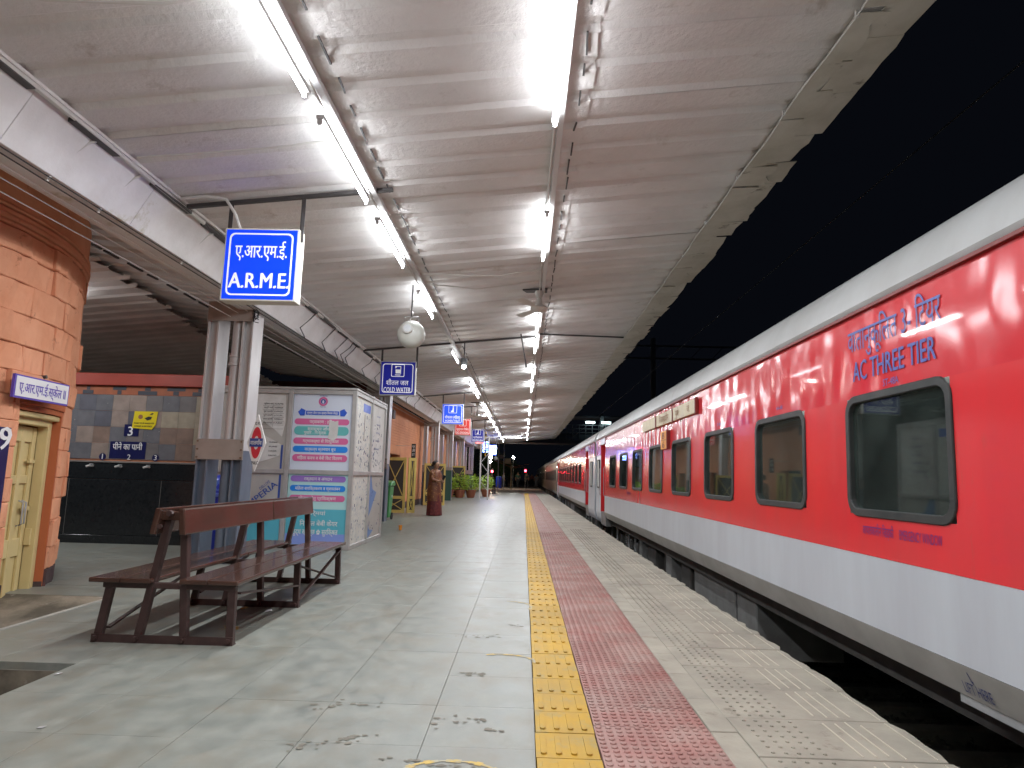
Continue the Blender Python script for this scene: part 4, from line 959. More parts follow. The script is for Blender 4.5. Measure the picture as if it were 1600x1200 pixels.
# ================================================================== bins
def bluebin():
    r = thing('litter_bin', 'blue swing top plastic bin standing behind the nearest steel column', 'bin', (-4.38, 9.75, 0))
    x, y = -4.40, 9.75
    part('body', MB().lathe([(.17, 0), (.18, .02), (.215, .80), (.225, .81), (.225, .84), (.20, .85)], (x, y, 0), 20), 'bin_blue', r, smooth=True)
    part('rim', MB().lathe([(.226, .0), (.235, .01), (.235, .05), (.226, .06)], (x, y, .81), 20), 'bin_pale', r, smooth=True)
    part('lid', MB().lathe([(.222, .87), (.215, .95), (.18, 1.05), (.11, 1.12), (.02, 1.14)], (x, y, 0), 20), 'bin_blue', r, smooth=True)
    part('flap', MB().prism(rrect(-.12, .12, .90, 1.05, .05), lambda a, c: (x+a, y-.222+(c-.9)*.25, c), lambda a, c: (x+a, y-.21+(c-.9)*.25, c)), 'bin_pale', r)
    lettering([('U', .12, .60, .07, None, .02), ('SE', .12, .50, .06, None, .02), ('ME', .12, .40, .06, None, .02)], (x, y-.217, 0), (1, 0, 0), (0, 0, 1), 'yellow_black', r)
bluebin()
gb = thing('wheelie_bin', 'green wheelie bin beside the steel column past the kiosk', 'bin', (-3.52, 17.75, 0))
part('body', MB().add([(-3.72, 17.6, .06), (-3.54, 17.6, .06), (-3.54, 17.95, .06), (-3.72, 17.95, .06), (-3.78, 17.5, .88), (-3.50, 17.5, .88), (-3.50, 18.0, .88), (-3.78, 18.0, .88)], [(0, 3, 2, 1), (4, 5, 6, 7), (0, 1, 5, 4), (1, 2, 6, 5), (2, 3, 7, 6), (3, 0, 4, 7)]), 'bin_green', gb, .02)
part('lid', MB().prism([(17.46, .89), (18.04, .89), (18.04, .97), (17.9, 1.03), (17.55, .98)], lambda a, c: (-3.81, a, c), lambda a, c: (-3.47, a, c)), 'bin_green', gb, .02)
for x in (-3.74, -3.52): part('wheel', MB().lathe([(.09, -.02), (.09, .02)], (x, 17.95, .09), 12, 'x'), 'rubber', gb)
lettering([('USE ME', 0, .62, .06, .2, .02)], (-3.498+.003, 17.75, 0), (0, 1, 0), (0, 0, 1), 'white', gb)

# ================================================================== station building (far left)
sb = thing('station_building', 'long orange station building with yellow doors along the platform', 'building', (-6.5, 40, 0))
SX = -4.3
part('side_wall', MB().box(SX-.3, SX, 19.6, 21.2, 0, 3.5).box(SX-.3, SX, 21.2, 22.9, 1.86, 3.5).box(SX-.3, SX, 22.9, 30.4, 0, 3.5).box(SX-.3, SX, 30.4, 31.8, 1.86, 3.5).box(SX-.3, SX, 31.8, 36.2, 0, 3.5).box(SX-.3, SX, 36.2, 37.6, 1.86, 3.5).box(SX-.3, SX, 37.6, 48, 0, 3.5), 'wallbrick', sb)
part('dark_end_wall', MB().box(-14.5, SX-.31, 19.62, 19.9, 0, 3.9), 'maroon', sb)
part('interior', MB().box(-6, -5.9, 20, 48, 0, 3.4), 'mesh_dark', sb)
b = MB()
for k in range(9):
    z = 2.9-k*.09; b.box(SX+.0, SX+.004, 19.65, 27+rnd(-2, 3), z, z+.012)
part('mortar_course', b, 'mortar', sb, stuff=True)
part('plinth', MB().box(SX+.0, SX+.02, 22.9, 30.4, .0, .22).box(SX, SX+.02, 31.8, 36.2, 0, .22), 'plinth', sb)
part('wall_box', MB().box(SX, SX+.16, 20.6, 20.95, 2.95, 3.22), 'plinth', sb)
part('conduit', MB().tube([(SX+.02, 19.9, 3.1), (SX+.05, 20.3, 3.2), (SX+.07, 20.7, 3.1)], .015, 6), 'cable_w', sb)
def xdoor(label, x, y, w_, h, ang, nm='gauze_door'):
    r = thing(nm, label, 'door', (x, y, 0), 'yellow framed gauze doors of the station building')
    d = Vector((math.cos(ang), math.sin(ang), 0)); 
    P_ = lambda a, z: Vector((x, y, z))+d*a
    for a in (.035, w_-.035): part('stile', MB().bar(P_(a, .03), P_(a, h), .04, .07, up=d), 'yellowf', r)
    for z in (.08, .5, h-.05): part('cross_rail', MB().bar(P_(.07, z), P_(w_-.07, z), .04, .09), 'yellowf', r)
    part('gauze', MB().bar(P_(.05, h/2), P_(w_-.05, h/2), .008, h-.1), 'mesh_dark', r)
    for (z0, z1) in ((.14, .44), (.56, h-.11)):
        part('brace', MB().bar(P_(.08, z0), P_(w_-.08, z1), .034, .025), 'yellowf', r); part('brace', MB().bar(P_(.08, z1), P_(w_-.08, z0), .034, .025), 'yellowf', r)
    return r
xdoor('open yellow gauze door leaf with X bracing, left of the woman', -4.28, 20.4, .66, 1.72, 0)
xdoor('narrow open yellow leaf just right of the wide X braced door', -3.58, 20.55, .26, 1.72, .6)
xdoor('yellow gauze door leaf partly hidden behind the woman', -4.25, 25.6, .62, 1.75, 1.1) if False else None
xdoor('yellow framed door with dark opening just right of the woman', -3.9, 26.0, .85, 1.66, .35)
xdoor('farthest yellow framed door, beyond the green painted column foot', -4.1, 37.0, .85, 1.75, .3)
vs = thing('vertical_sign', 'narrow black vertical board projecting from the orange wall over the gauze door', 'sign', (-3.9, 22, 1.75))
part('board', MB().box(-3.76, -3.62, 22.0, 22.03, 1.75, 2.22), 'black_txt', vs)
part('bracket', MB().box(-4.30, -3.762, 22.01, 22.02, 2.14, 2.15), 'offwhite', vs)
lettering([('प्र', -3.69, 2.13, .08, .1, .01), ('ती', -3.69, 1.99, .08, .1, .01), ('ST', -3.69, 1.86, .08, .1, .01)], (0, 21.997, 0), (1, 0, 0), (0, 0, 1), 'white', vs)
part('green_guard', MB().box(-4.12, -3.52, 32.36, 32.40, 0, 1.45), 'cloth_b', bpy.data.objects['steel_column.003'])

# ================================================================== plants
PL = [(-4.4, 35.9, .5), (-4.1, 36.6, .75), (-3.55, 37.0, 1.05), (-2.95, 37.4, .95), (-2.25, 40.0, .95)]
PN = ['low sparse', 'leafy short', 'tallest bushy', 'dark green', 'bright yellow green']
for i, (x, y, h) in enumerate(PL):
    r = thing('potted_plant', PN[i]+' plant in a terracotta pot, '+['leftmost of the row', 'second of the row', 'middle of the row', 'behind the lattice post', 'rightmost of the row'][i], 'potted plant', (x, y, 0), 'potted plants along the wall')
    part('pot', MB().lathe([(.19, 0), (.20, .02), (.29, .36), (.32, .37), (.32, .43), (.28, .43), (.26, .38)], (x, y, 0), 14), 'terracotta', r, smooth=True)
    b = MB(); R = random.Random(i)
    for k in range(int(420*h)):
        a = R.uniform(0, 6.28); q = R.random()**.5*.42*h**.5; z = .42+R.random()*h*(1-q*.8); c = Vector((x+q*math.cos(a), y+q*math.sin(a), z))
        d = Vector((math.cos(a)*.7+R.uniform(-.4, .4), math.sin(a)*.7+R.uniform(-.4, .4), R.uniform(-.2, .9))).normalized(); e = d.cross(Vector((R.uniform(-1, 1), R.uniform(-1, 1), 1))).normalized()
        l = R.uniform(.10, .2); b.add([c, c+d*l*.5+e*l*.22, c+d*l, c+d*l*.5-e*l*.22], [(0, 1, 2, 3)])
    part('foliage', b, 'leaf', r)
    b = MB()
    for k in range(4): b.tube([(x, y, .38), (x+R.uniform(-.12, .12), y+R.uniform(-.12, .12), .42+h*.6)], [.02, .008], 5)
    part('stem', b, 'bark', r)
stl = thing('iron_stool', 'low dark iron seat by the last plant pots', 'seat', (-2.0, 47, 0))
part('seat', MB().box(-2.45, -1.75, 46.8, 47.2, .42, .46), 'iron', stl); part('leg', MB().box(-2.2, -2.1, 46.95, 47.05, .03, .42), 'iron', stl); part('leg', MB().box(-2.05, -1.97, 46.95, 47.05, .03, .42), 'iron', stl); part('foot', MB().box(-2.4, -1.8, 46.8, 47.2, 0, .03), 'iron', stl)

# ================================================================== people
def skin_body(name, joints, edges, radii, m, parent, root=0, sub=1):
    me = bpy.data.meshes.new(name); me.from_pydata([tuple(Vector(j)-wloc(parent)) for j in joints], edges, [])
    o = link(name, me, parent); me.materials.append(M[m])
    md = o.modifiers.new('skin', 'SKIN'); md.use_smooth_shade = True
    for i, rd in enumerate(radii):
        me.skin_vertices[0].data[i].radius = (rd, rd) if not isinstance(rd, tuple) else rd
        me.skin_vertices[0].data[i].use_root = (i == root)
    s_ = o.modifiers.new('sub', 'SUBSURF'); s_.levels = sub; s_.render_levels = sub
    return o
# woman in a sari: stands facing right, turned a little to the viewer
wx, wy = -2.66, 20.0
wm = thing('person', 'woman in brown and maroon patterned sari standing and holding a phone', 'person', (wx, wy, 0))
def wp(f, s, z): return (wx+f*.86+s*.5, wy-f*.5+s*.86, z)   # f: forward (to the right, a bit to the viewer); s: her left
J = [wp(0, 0, .92), wp(0, 0, 1.1), wp(0, 0, 1.28), wp(.01, 0, 1.36), wp(.03, 0, 1.42),               # pelvis spine chest neck 0-4
     wp(.04, 0, 1.49), wp(.03, 0, 1.56), wp(.02, 0, 1.60),                                           # head 5-7
     wp(0, -.17, 1.31), wp(.04, -.20, 1.07), wp(.24, -.10, 1.02), wp(.30, -.07, 1.05),               # right arm 8-11
     wp(0, .17, 1.31), wp(.02, .20, 1.07), wp(.22, .10, 1.0), wp(.29, .06, 1.02),                    # left arm 12-15
     wp(0, -.09, .88), wp(.02, -.09, .48), wp(0, -.09, .08), wp(.13, -.10, .03), wp(0, .09, .88), wp(.0, .09, .48), wp(-.02, .09, .08), wp(.11, .10, .03),
     wp(.37, -.09, 1.07), wp(.37, -.06, 1.09), wp(.365, -.035, 1.075), wp(.33, -.03, 1.10)]
E_ = [(0, 1), (1, 2), (2, 3), (3, 4), (4, 5), (5, 6), (6, 7), (2, 8), (8, 9), (9, 10), (10, 11), (2, 12), (12, 13), (13, 14), (14, 15), (0, 16), (16, 17), (17, 18), (18, 19), (0, 20), (20, 21), (21, 22), (22, 23), (11, 24), (11, 25), (11, 26), (11, 27)]
RD = [.15, .125, .13, .06, .055, .092, .10, .05, .06, .042, .034, .028, .06, .042, .034, .028, .09, .06, .04, .03, .09, .06, .04, .03, .009, .009, .009, .009]
skin_body('body', J, E_, RD, 'skin', wm, 0, 2)
hp = Vector(wp(.025, 0, 1.535))
part('hair', MB().lathe([(.03, -.06), (.09, -.03), (.112, .02), (.10, .065), (.04, .105)], hp+Vector(wp(-.035, 0, 0))-Vector((wx, wy, 0)), 12), 'hair', wm, smooth=True)
part('hair_bun', MB().lathe([(.01, -.05), (.045, -.03), (.055, 0), (.045, .03), (.01, .05)], wp(-.11, 0, 1.50), 10), 'hair', wm, smooth=True)
fb = MB()
for s in (-.03, .03): fb.lathe([(.004, -.006), (.012, 0), (.004, .006)], wp(.115, s, 1.515), 6)
part('eye', fb, 'hair', wm); part('nose', MB().bar(wp(.105, 0, 1.51), wp(.135, 0, 1.475), .02, .02), 'skin', wm); part('mouth', MB().bar(wp(.112, -.022, 1.452), wp(.112, .022, 1.452), .008, .008), 'print_red', wm)
wob = lambda a, h: 1+.055*math.sin(a*9+h*3)*max(0, 1-h/1.2)+.02*math.sin(a*4)
part('sari_skirt', MB().lathe([(.225, .015), (.23, .05), (.212, .3), (.20, .6), (.18, .85), (.15, 1.0)], (wx, wy, 0), 36, wob=wob), 'sari_low', wm, smooth=True)
part('sari_drape', MB().lathe([(.218, .44), (.214, .55), (.205, .75), (.188, .95), (.172, 1.12), (.168, 1.25), (.135, 1.335), (.06, 1.39)], (wx-.01, wy, 0), 30, wob=lambda a, h: 1+.04*math.sin(a*6+h*7)), 'sari_top', wm, smooth=True)
for sgn in (-1, 1):
    part('sleeve', MB().tube([wp(-.0, sgn*.15, 1.33), wp(.02, sgn*.20, 1.2), wp(.05, sgn*.20, 1.07), wp(.17, sgn*.14, 1.03)], [.065, .06, .052, .045], 10), 'sari_top', wm, smooth=True)
part('shawl_fall', MB().tube([wp(-.1, .1, 1.33), wp(-.19, .06, 1.1), wp(-.22, .04, .8), wp(-.235, .02, .45)], [.07, .075, .075, .06], 10), 'sari_top', wm, smooth=True)
solo('mobile_phone', MB().bar(wp(.345, -.075, 1.06), wp(.40, -.06, 1.20), .075, .012, up=wp(1, 0, 0)), 'phone', 'dark mobile phone held by the woman in the sari', 'phone', loc=wp(.37, -.07, 1.06))

def person(label, x, y, h, sh, tr_, face, stride=.1):
    r = thing('person', label, 'person', (x, y, 0), 'people waiting at the far platform end')
    k = h/1.7; c, s = math.cos(face), math.sin(face)
    Q = lambda f, t, z: (x+(f*c-t*s)*k, y+(f*s+t*c)*k, z*k)
    J = [Q(0, 0, .95), Q(0, 0, 1.2), Q(0, 0, 1.4), Q(.01, 0, 1.48), Q(.02, 0, 1.56), Q(.02, 0, 1.64), Q(0, -.2, 1.38), Q(-.02, -.24, 1.1), Q(.08, -.22, .86), Q(.1, -.2, .78), Q(0, .2, 1.38), Q(-.02, .24, 1.1), Q(.04, .23, .86), Q(.06, .22, .78),
         Q(0, -.1, .9), Q(stride, -.1, .48), Q(stride*.8, -.1, .08), Q(stride+.1, -.1, .03), Q(0, .1, .9), Q(-stride*.4, .1, .48), Q(-stride, .1, .08), Q(-stride+.12, .1, .03)]
    E2 = [(0, 1), (1, 2), (2, 3), (3, 4), (4, 5), (2, 6), (6, 7), (7, 8), (8, 9), (2, 10), (10, 11), (11, 12), (12, 13), (0, 14), (14, 15), (15, 16), (16, 17), (0, 18), (18, 19), (19, 20), (20, 21)]
    RR = [.14, .13, .14, .055, .085, .08, .06, .045, .035, .03, .06, .045, .035, .03, .08, .06, .045, .035, .08, .06, .045, .035]
    skin_body('body', J, E2, [q*k for q in RR], 'skin', r)
    skin_body('shirt', [J[i] for i in (0, 1, 2, 6, 7, 10, 11)], [(0, 1), (1, 2), (2, 3), (3, 4), (2, 5), (5, 6)], [.17*k, .155*k, .16*k, .085*k, .065*k, .085*k, .065*k], sh, r)
    skin_body('trousers', [J[i] for i in (0, 14, 15, 16, 18, 19, 20)], [(0, 1), (1, 2), (2, 3), (0, 4), (4, 5), (5, 6)], [.165*k, .1*k, .08*k, .07*k, .1*k, .08*k, .07*k], tr_, r)
    part('hair', MB().lathe([(.05, -.02), (.095, .02), (.08, .07), (.03, .10)], Q(0, 0, 1.62), 10), 'hair', r, smooth=True)
person('distant person in pale top and dark trousers beside the blue barrel', -2.2, 73, 1.7, 'cloth_g', 'cloth_d', .3)
person('distant person in dark green clothes left of the right red signal', -.65, 76, 1.8, 'cloth_b', 'cloth_d', 2)
person('distant person in black directly under the right red signal', .35, 76, 1.75, 'cloth_d', 'cloth_d', 1.2, .2)
person('distant person in dull red beyond the others near the train', 1.1, 90, 1.7, 'cloth_r', 'cloth_d', 1.6)
person('distant person in white near the coach side', 1.6, 84, 1.65, 'cloth_g', 'cloth_g', 1.6)

# ================================================================== train coaches
GA, GB = Vector((2.2, .33)), Vector((2.2, .765))
XS = 2.2
ROOF = [(2.225, 2.36), (2.212, 2.375), (2.20, 2.40), (2.235, 2.52), (2.31, 2.64), (2.45, 2.755), (2.7, 2.86), (3.1, 2.95), (3.82, 3.0), (4.54, 2.95), (5.1, 2.8), (5.38, 2.55), (5.44, 2.36)]
def xside(z): return XS if z < 1.1 else XS+.022*(z-1.1)/1.25
def win_frame(yc, r, curtain, lab=None, small=False):
    y0, y1, z0, z1 = yc-.565, yc+.565, 1.005, 1.795
    g0 = lambda dx: (lambda a, c: (xside(c)+dx, a, c))
    o = part('window_frame', MB().ring(rrect(y0, y1, z0, z1, .12, 5), rrect(y0+.05, y1-.05, z0+.05, z1-.05, .08, 5), g0(.03), g0(-.012)), 'rubber', r, .005, label=lab)
    part('pane', MB().prism(rrect(y0+.042, y1-.042, z0+.042, z1-.042, .085, 5), g0(.018), g0(.022)), 'glass', o)
    # curtains inside
    b = MB(); nn = 22; spans = [(y0+.05, y1-.05)] if curtain == 'p' else [(yc-.28, yc+.30)]
    for (a, c) in spans:
        base_ = len(b.v)
        for k in range(nn+1):
            t = k/nn; yy = a+(c-a)*t; xx = XS+.10+.02*math.sin(t*26)+.008*math.sin(t*61)
            b.v += [(xx, yy, z0-.05), (xx, yy if curtain == 'p' else yy+(t-.5)*.0, z1+.05)]
        b.f += [(base_+2*k, base_+2*k+2, base_+2*k+3, base_+2*k+1) for k in range(nn)]
    part('curtain', b, 'curt_p' if curtain == 'p' else 'curt_g', o, smooth=True)
    return o
def coach(label, ya, yb, wins, nearv, farv, red='red', grey='grey', detail=True):
    r = thing('train_coach', label, 'train coach', (3.82, (ya+yb)/2, -.8), 'coaches of the standing train')
    # vestibule lengths: (panel, recess) at near and far ends
    n0 = ya+(nearv[0]+nearv[1] if nearv else 0); f0 = yb-(farv[0]+farv[1] if farv else 0)
    # side: red band with window holes
    b = MB(); edges = [n0]
    for wc in wins: edges += [wc-.55, wc+.55]
    edges += [f0]
    def quad(y0, y1, z0, z1): b.add([(xside(z0), y0, z0), (xside(z0), y1, z0), (xside(z1), y1, z1), (xside(z1), y0, z1)], [(0, 1, 2, 3)])
    quad(n0, f0, .765, 1.02)
    for i in range(0, len(edges), 2): quad(edges[i], edges[i+1], 1.02, 1.78)
    part('window_band', b, 'red_flat' if red == 'red' else red, r)
    b = MB(); quad(n0, f0, 1.78, 2.355); part('upper_band', b, red, r)
    part('waist_panel', MB().prism([(XS, .333), (XS+.03, .333), (XS+.03, .763), (XS, .763)], lambda a, c: (a, n0, c), lambda a, c: (a, f0, c)), grey, r)
    part('sill_panel', MB().prism([(2.262, .165), (2.3, .165), (2.3, .33), (XS, .33)], lambda a, c: (a, n0, c), lambda a, c: (a, f0, c)), 'sill', r)
    part('roof', MB().prism(ROOF+[(5.40, 2.355), (2.26, 2.355)], lambda a, c: (a, ya, c), lambda a, c: (a, yb, c)), 'roof', r, smooth=True)
    part('gutter_strip', MB().box(2.196, 2.235, ya, yb, 2.342, 2.362), 'darkred', r)
    part('floor_pan', MB().box(2.3, 5.3, ya, yb, .17, .30), 'under', r)
    part('interior_wall', MB().box(2.75, 2.8, n0, f0, .3, 2.33).box(2.3, 2.749, n0, f0, .76, .8).box(2.3, 2.749, n0, f0, 2.0, 2.05), 'inside', r)
    part('curtain_fill_strip', MB().box(2.25, 2.275, n0+.3, f0-.3, 1.955, 1.975), 'curtain_fill', r)  # added glowing strip above the windows, brightens the curtains from the front
    part('far_side', MB().box(5.3, 5.4, ya, yb, .2, 2.33), red, r)
    for (end, vv, s) in ((ya, nearv, 1), (yb, farv, -1)):
        if not vv: 
            part('end_wall', MB().box(2.24, 5.3, min(end, end+s*.05), max(end, end+s*.05), .17, 2.34), 'under_g', r); continue
        p, q = vv; a0, a1 = sorted((end, end+s*p)); c0, c1 = sorted((end+s*p, end+s*(p+q)))
        # end panel bowed inward at foot
        part('end_panel', MB().prism([(2.29, -.03), (2.35, -.06), (2.35, 2.34), (2.24, 2.34), (2.225, .25), (2.25, .08)], lambda a, c: (a, a0, c), lambda a, c: (a, a1, c)), grey, r, .006)
        part('end_panel_top', MB().box(2.216, 2.224, a0, a1, 1.9, 2.34), red, r)
        wy_ = (a0+a1)/2; w2 = min(.28, (a1-a0)*.28)
        of = part('door_window', MB().ring(rrect(wy_-w2, wy_+w2, .95, 1.78, .06), rrect(wy_-w2+.035, wy_+w2-.035, .985, 1.745, .04), lambda a, c: (2.205, a, c), lambda a, c: (2.24, a, c)), 'rubber', r)
        part('pane', MB().prism(rrect(wy_-w2+.03, wy_+w2-.03, .98, 1.75, .04), lambda a, c: (2.214, a, c), lambda a, c: (2.219, a, c)), 'curt_p', of)
        part('doorway', MB().box(2.55, 2.6, c0, c1, .30, 2.34).box(2.22, 2.55, c0, c0+.02, .30, 2.34).box(2.22, 2.55, c1-.02, c1, .30, 2.34), 'redin', r)
        part('doorway_step', MB().box(2.24, 2.56, c0, c1, -.05, .30), 'under_g', r)
        part('door_lintel', MB().box(2.206, 2.3, c0, c1, 2.18, 2.34), grey, r)
        for yy in (c0+.05, c1-.05): part('handrail', MB().tube([(2.20, yy, .75), (2.18, yy, .8), (2.18, yy, 1.5), (2.20, yy, 1.55)], .012, 6), 'galv', r, smooth=True)
    for i, wc in enumerate(wins):
        win_frame(wc, r, 'g' if (i in detail) else 'p')
    # underframe
    part('sole_bar', MB().box(2.42, 2.5, ya+.3, yb-.3, -.02, .17), 'under', r)
    L_ = yb-ya
    for (c0, c1, z0, x0, m, nm) in ((.4874, .5116, -.62, 2.46, 'under_g', 'relay_box'), (.515, .585, -.60, 2.46, 'under_g', 'battery_box'), (.60, .622, -.5, 2.5, 'under', 'valve_box'), (.64, .655, -.62, 2.44, 'under_g', 'relay_box'), (.667, .69, -.55, 2.6, 'under', 'valve_box'), (.70, .73, -.5, 2.5, 'under', 'air_tank'), (.745, .755, -.6, 2.44, 'under_g', 'relay_box')):
        part(nm, MB().box(x0, x0+.9, ya+c0*L_, ya+c1*L_, z0, -.022 if x0 != 2.6 else -.03), m, r, .015)
    part('underframe_side', MB().box(3.9, 3.95, ya+4, yb-4, -.45, .15), 'under', r)
    for bc in (ya+3.6, yb-3.6):
        bg_ = part('bogie_frame', MB().prism([(bc-1.75, -.42), (bc-1.2, -.30), (bc-.5, -.5), (bc+.5, -.5), (bc+1.2, -.30), (bc+1.75, -.42), (bc+1.2, -.16), (bc+.5, -.34), (bc-.5, -.34), (bc-1.2, -.16)], lambda a, c: (2.72, a, c), lambda a, c: (2.86, a, c)), 'under_g', r)
        for wy_ in (bc-1.28, bc+1.28):
            part('wheel', MB().lathe([(.30, -.07), (.455, -.065), (.455, .05), (.47, .055), (.47, .08), (.2, .08)], (2.98, wy_, -.345), 22, 'x'), 'under', bg_, smooth=True)
            part('axle_box', MB().box(2.62, 2.74, wy_-.16, wy_+.16, -.5, -.22), 'under_g', bg_, .02)
        for sy in (-.28, .28):
            part('spring', MB().lathe([(.075+.015*(k % 2), k*.0275) for k in range(15)], (2.7, bc+sy, -.46), 10), 'under_g', bg_)
        for k, off in enumerate((-1.9, -1.0, .9, 1.95)): part('drop_pipe', MB().tube([(2.5, bc+off, .16), (2.5, bc+off+.02, -.35), (2.55, bc+off+.2, -.5)], .022, 6), 'galv', r)
    return r
W1 = [3.43+.565+1.795*k for k in range(-3, 8)]
c1 = coach('nearest red and grey sleeper coach with AC THREE TIER lettering', -5.4, 20.45, W1, None, (1.25, 1.05), detail=(3, 4))
W2 = [26.15+1.78*k for k in range(9)]
c2 = coach('second red and grey coach beyond the nearest one', 20.9, 44.3, W2, (2.05, .95), (1.2, .9), detail=())
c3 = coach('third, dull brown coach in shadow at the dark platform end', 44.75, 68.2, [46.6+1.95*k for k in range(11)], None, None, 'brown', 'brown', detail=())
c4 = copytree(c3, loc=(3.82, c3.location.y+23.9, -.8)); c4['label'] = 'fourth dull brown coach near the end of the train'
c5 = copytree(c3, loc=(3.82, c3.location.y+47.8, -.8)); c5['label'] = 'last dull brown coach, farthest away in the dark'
for (x, yy) in ((0, 20.68), (0, 44.53)):
    part('gangway_bellows', MB().box(3.2, 4.4, yy-.24, yy+.24, .2, 2.5), 'under', c1 if yy < 30 else c2)
# lettering on the near coach
nx_ = Vector((0, -1, 0)); up_ = Vector((.0176, 0, 1)).normalized()
lettering([('वातानुकूलित 3- टियर', 0, .235, .155, 1.02, .0), ('AC THREE TIER', -.0, .02, .135, .90, .012), ('ST-48A', .0, -.105, .045, .17, .0)], (2.2115, 3.99, 1.94), nx_, up_, 'blue_txt', c1, ext=.003)
lettering([('आपातकालीन खिड़की', -.22, 0, .06, .36, 0), ('EMERGENCY WINDOW', .22, .0, .058, .40, 0)], (2.2, 3.99, .925), nx_, (0, 0, 1), 'purple_txt', c1, ext=.003)
lettering([('44-48', 0, 0, .035, .14, .0)], (2.212, 5.75, 1.855), nx_, up_, 'blue_txt', c1, ext=.003)
lettering([('37-40', 0, 0, .035, .14, .0)], (2.212, 7.55, 1.855), nx_, up_, 'blue_txt', c1, ext=.003)
lettering([('सी बी डब्ल्यू  ए सी', 0, 0, .05, .5, .006)], (2.2, 14.0, .93), nx_, (0, 0, 1), 'purple_txt', c1, ext=.003)
ld = Vector((-.35, 0, 1)).normalized()
lettering([('LIFT HERE', 0, 0, .06, .21, 0)], (2.2385, 3.43, .222), nx_, ld, 'navy_txt', c1, ext=.004)
part('lift_arrow', MB().add([(2.209, 3.47, .30), (2.209, 3.462, .30), (2.226, 3.45, .255), (2.226, 3.456, .255), (2.2233, 3.464, .262), (2.2233, 3.442, .262), (2.2297, 3.447, .245)], [(0, 1, 2, 3), (4, 5, 6)]), 'navy_txt', c1)
part('jacking_pad', MB().box(2.27, 2.42, 3.15, 3.62, .12, .163), 'galv', c1)
part('equipment_box', MB().box(2.36, 3.0, 2.2, 3.28, -.36, .1), 'under_g', c1, .02)
# destination plates
DP = [(8.48, 9.72), (9.80, 10.94), (11.05, 12.25)]
for i, (ya_, yb_) in enumerate(DP):
    o = part('destination_plate', MB().box(2.175, 2.212, ya_, yb_, 2.075, 2.265), 'board', c1, .006)
    part('plate_end', MB().box(2.172, 2.212, ya_-.05, ya_-.003, 2.065, 2.275), 'darkred', o)
lettering([('पुणे', -.35, 0, .1, .2, .006), ('जं.', .3, 0, .1, .15, .006)], (2.174, 9.1, 2.17), nx_, (0, 0, 1), 'board_txt', c1)
lettering([('निज़ामुद्दीन', 0, 0, .1, .7, .004)], (2.174, 10.37, 2.17), nx_, (0, 0, 1), 'board_txt', c1)
o = part('coach_number_plate', MB().box(2.165, 2.21, 10.12, 10.56, 1.69, 1.97), 'orange_plate', c1, .006)
part('plate_end', MB().box(2.16, 2.211, 10.09, 10.117, 1.68, 1.975), 'darkred', o)
part('plate_divider', MB().box(2.162, 2.164, 10.12, 10.56, 1.825, 1.832), 'darkred', o)
lettering([('B', 0, .07, .10, .16, .03), ('6', 0, -.07, .10, .16, .03)], (2.163, 10.34, 1.83), nx_, (0, 0, 1), 'darkred', o)

# ================================================================== beyond the canopy
fbx = thing('footbridge', 'dark steel footbridge crossing the tracks beyond the train', 'footbridge', (8, 62, 4.4))
part('deck', MB().box(-14, 40, 61, 64, 4.4, 4.75), 'bridge', fbx)
part('parapet', MB().box(-14, 40, 60.9, 60.98, 4.76, 5.3), 'bridge', fbx)
for k in range(40): part('baluster', MB().box(2+k*.6, 2.05+k*.6, 60.85, 60.9, 4.75, 6.1), 'mast', fbx)
for z in (5.4, 5.75, 6.1): part('handrail', MB().box(-14, 40, 60.84, 60.9, z, z+.05), 'mast', fbx)
for x in (7, 16, 30): part('post', MB().box(x, x+.3, 61.2, 61.5, -1.3 if x > 6 else 0, 7.2), 'mast', fbx)
part('canopy_roof', MB().box(3, 40, 60.6, 64.5, 6.9, 7.0), 'bridge', fbx)
tl_ = thing('tube_light', 'left pale tube lamp on the distant footbridge', 'tube light', (6.0, 60.5, 6.34), 'tube lamps on the footbridge')
part('tube', MB().tube([(5.6, 60.5, 6.34), (6.4, 60.5, 6.33)], .07, 8), 'tube_far', tl_); part('batten', MB().box(5.5, 6.5, 60.5, 60.6, 6.41, 6.50), 'batten', tl_)
t2 = copytree(tl_, loc=(7.45, 60.5, 6.34)); t2['label'] = 'right pale tube lamp on the distant footbridge'
mst = thing('overhead_gantry', 'dark steel portal gantry over the tracks carrying the power line', 'gantry', (9, 46, -1.3))
part('mast', MB().box(8.8, 9.1, 45.9, 46.2, -1.3, 11.2), 'mast', mst)
for z in (9.7, 10.6): part('boom', MB().box(2.2, 24, 46, 46.12, z, z+.12), 'mast', mst)
for k in range(14): part('web', MB().bar((2.6+k*1.5, 46.06, 9.8), (3.35+k*1.5, 46.06, 10.6), .05, .05), 'mast', mst)
solo('overhead_wire', MB().tube([(3.9, -6, 4.60), (3.9, 30, 4.52), (3.9, 130, 4.6)], .009, 5), 'cable_b', 'thin overhead power wire above the train roof', 'wire')
for (x, y, z, lb) in ((-3.34, 70, 1.75, 'left red signal lamp glowing low in the dark'), (.17, 70, 1.9, 'right red signal lamp glowing low in the dark')):
    r = thing('signal_lamp', lb, 'signal lamp', (x, y, 0), 'red signal lamps at the platform end')
    part('post', MB().tube([(x, y, 0), (x, y, z)], .04, 6), 'mast', r)
    part('housing', MB().box(x-.16, x+.16, y, y+.2, z-.2, z+.24), 'cloth_d', r, .02)
    part('lens', MB().lathe([(.10, -.05), (.10, 0)], (x, y, z), 14, 'y'), 'redlamp', r)
    part('hood', MB().tube([(x-.13, y-.1, z), (x-.1, y-.1, z+.11), (x, y-.1, z+.15), (x+.1, y-.1, z+.11), (x+.13, y-.1, z)], .012, 5), 'cloth_d', r)
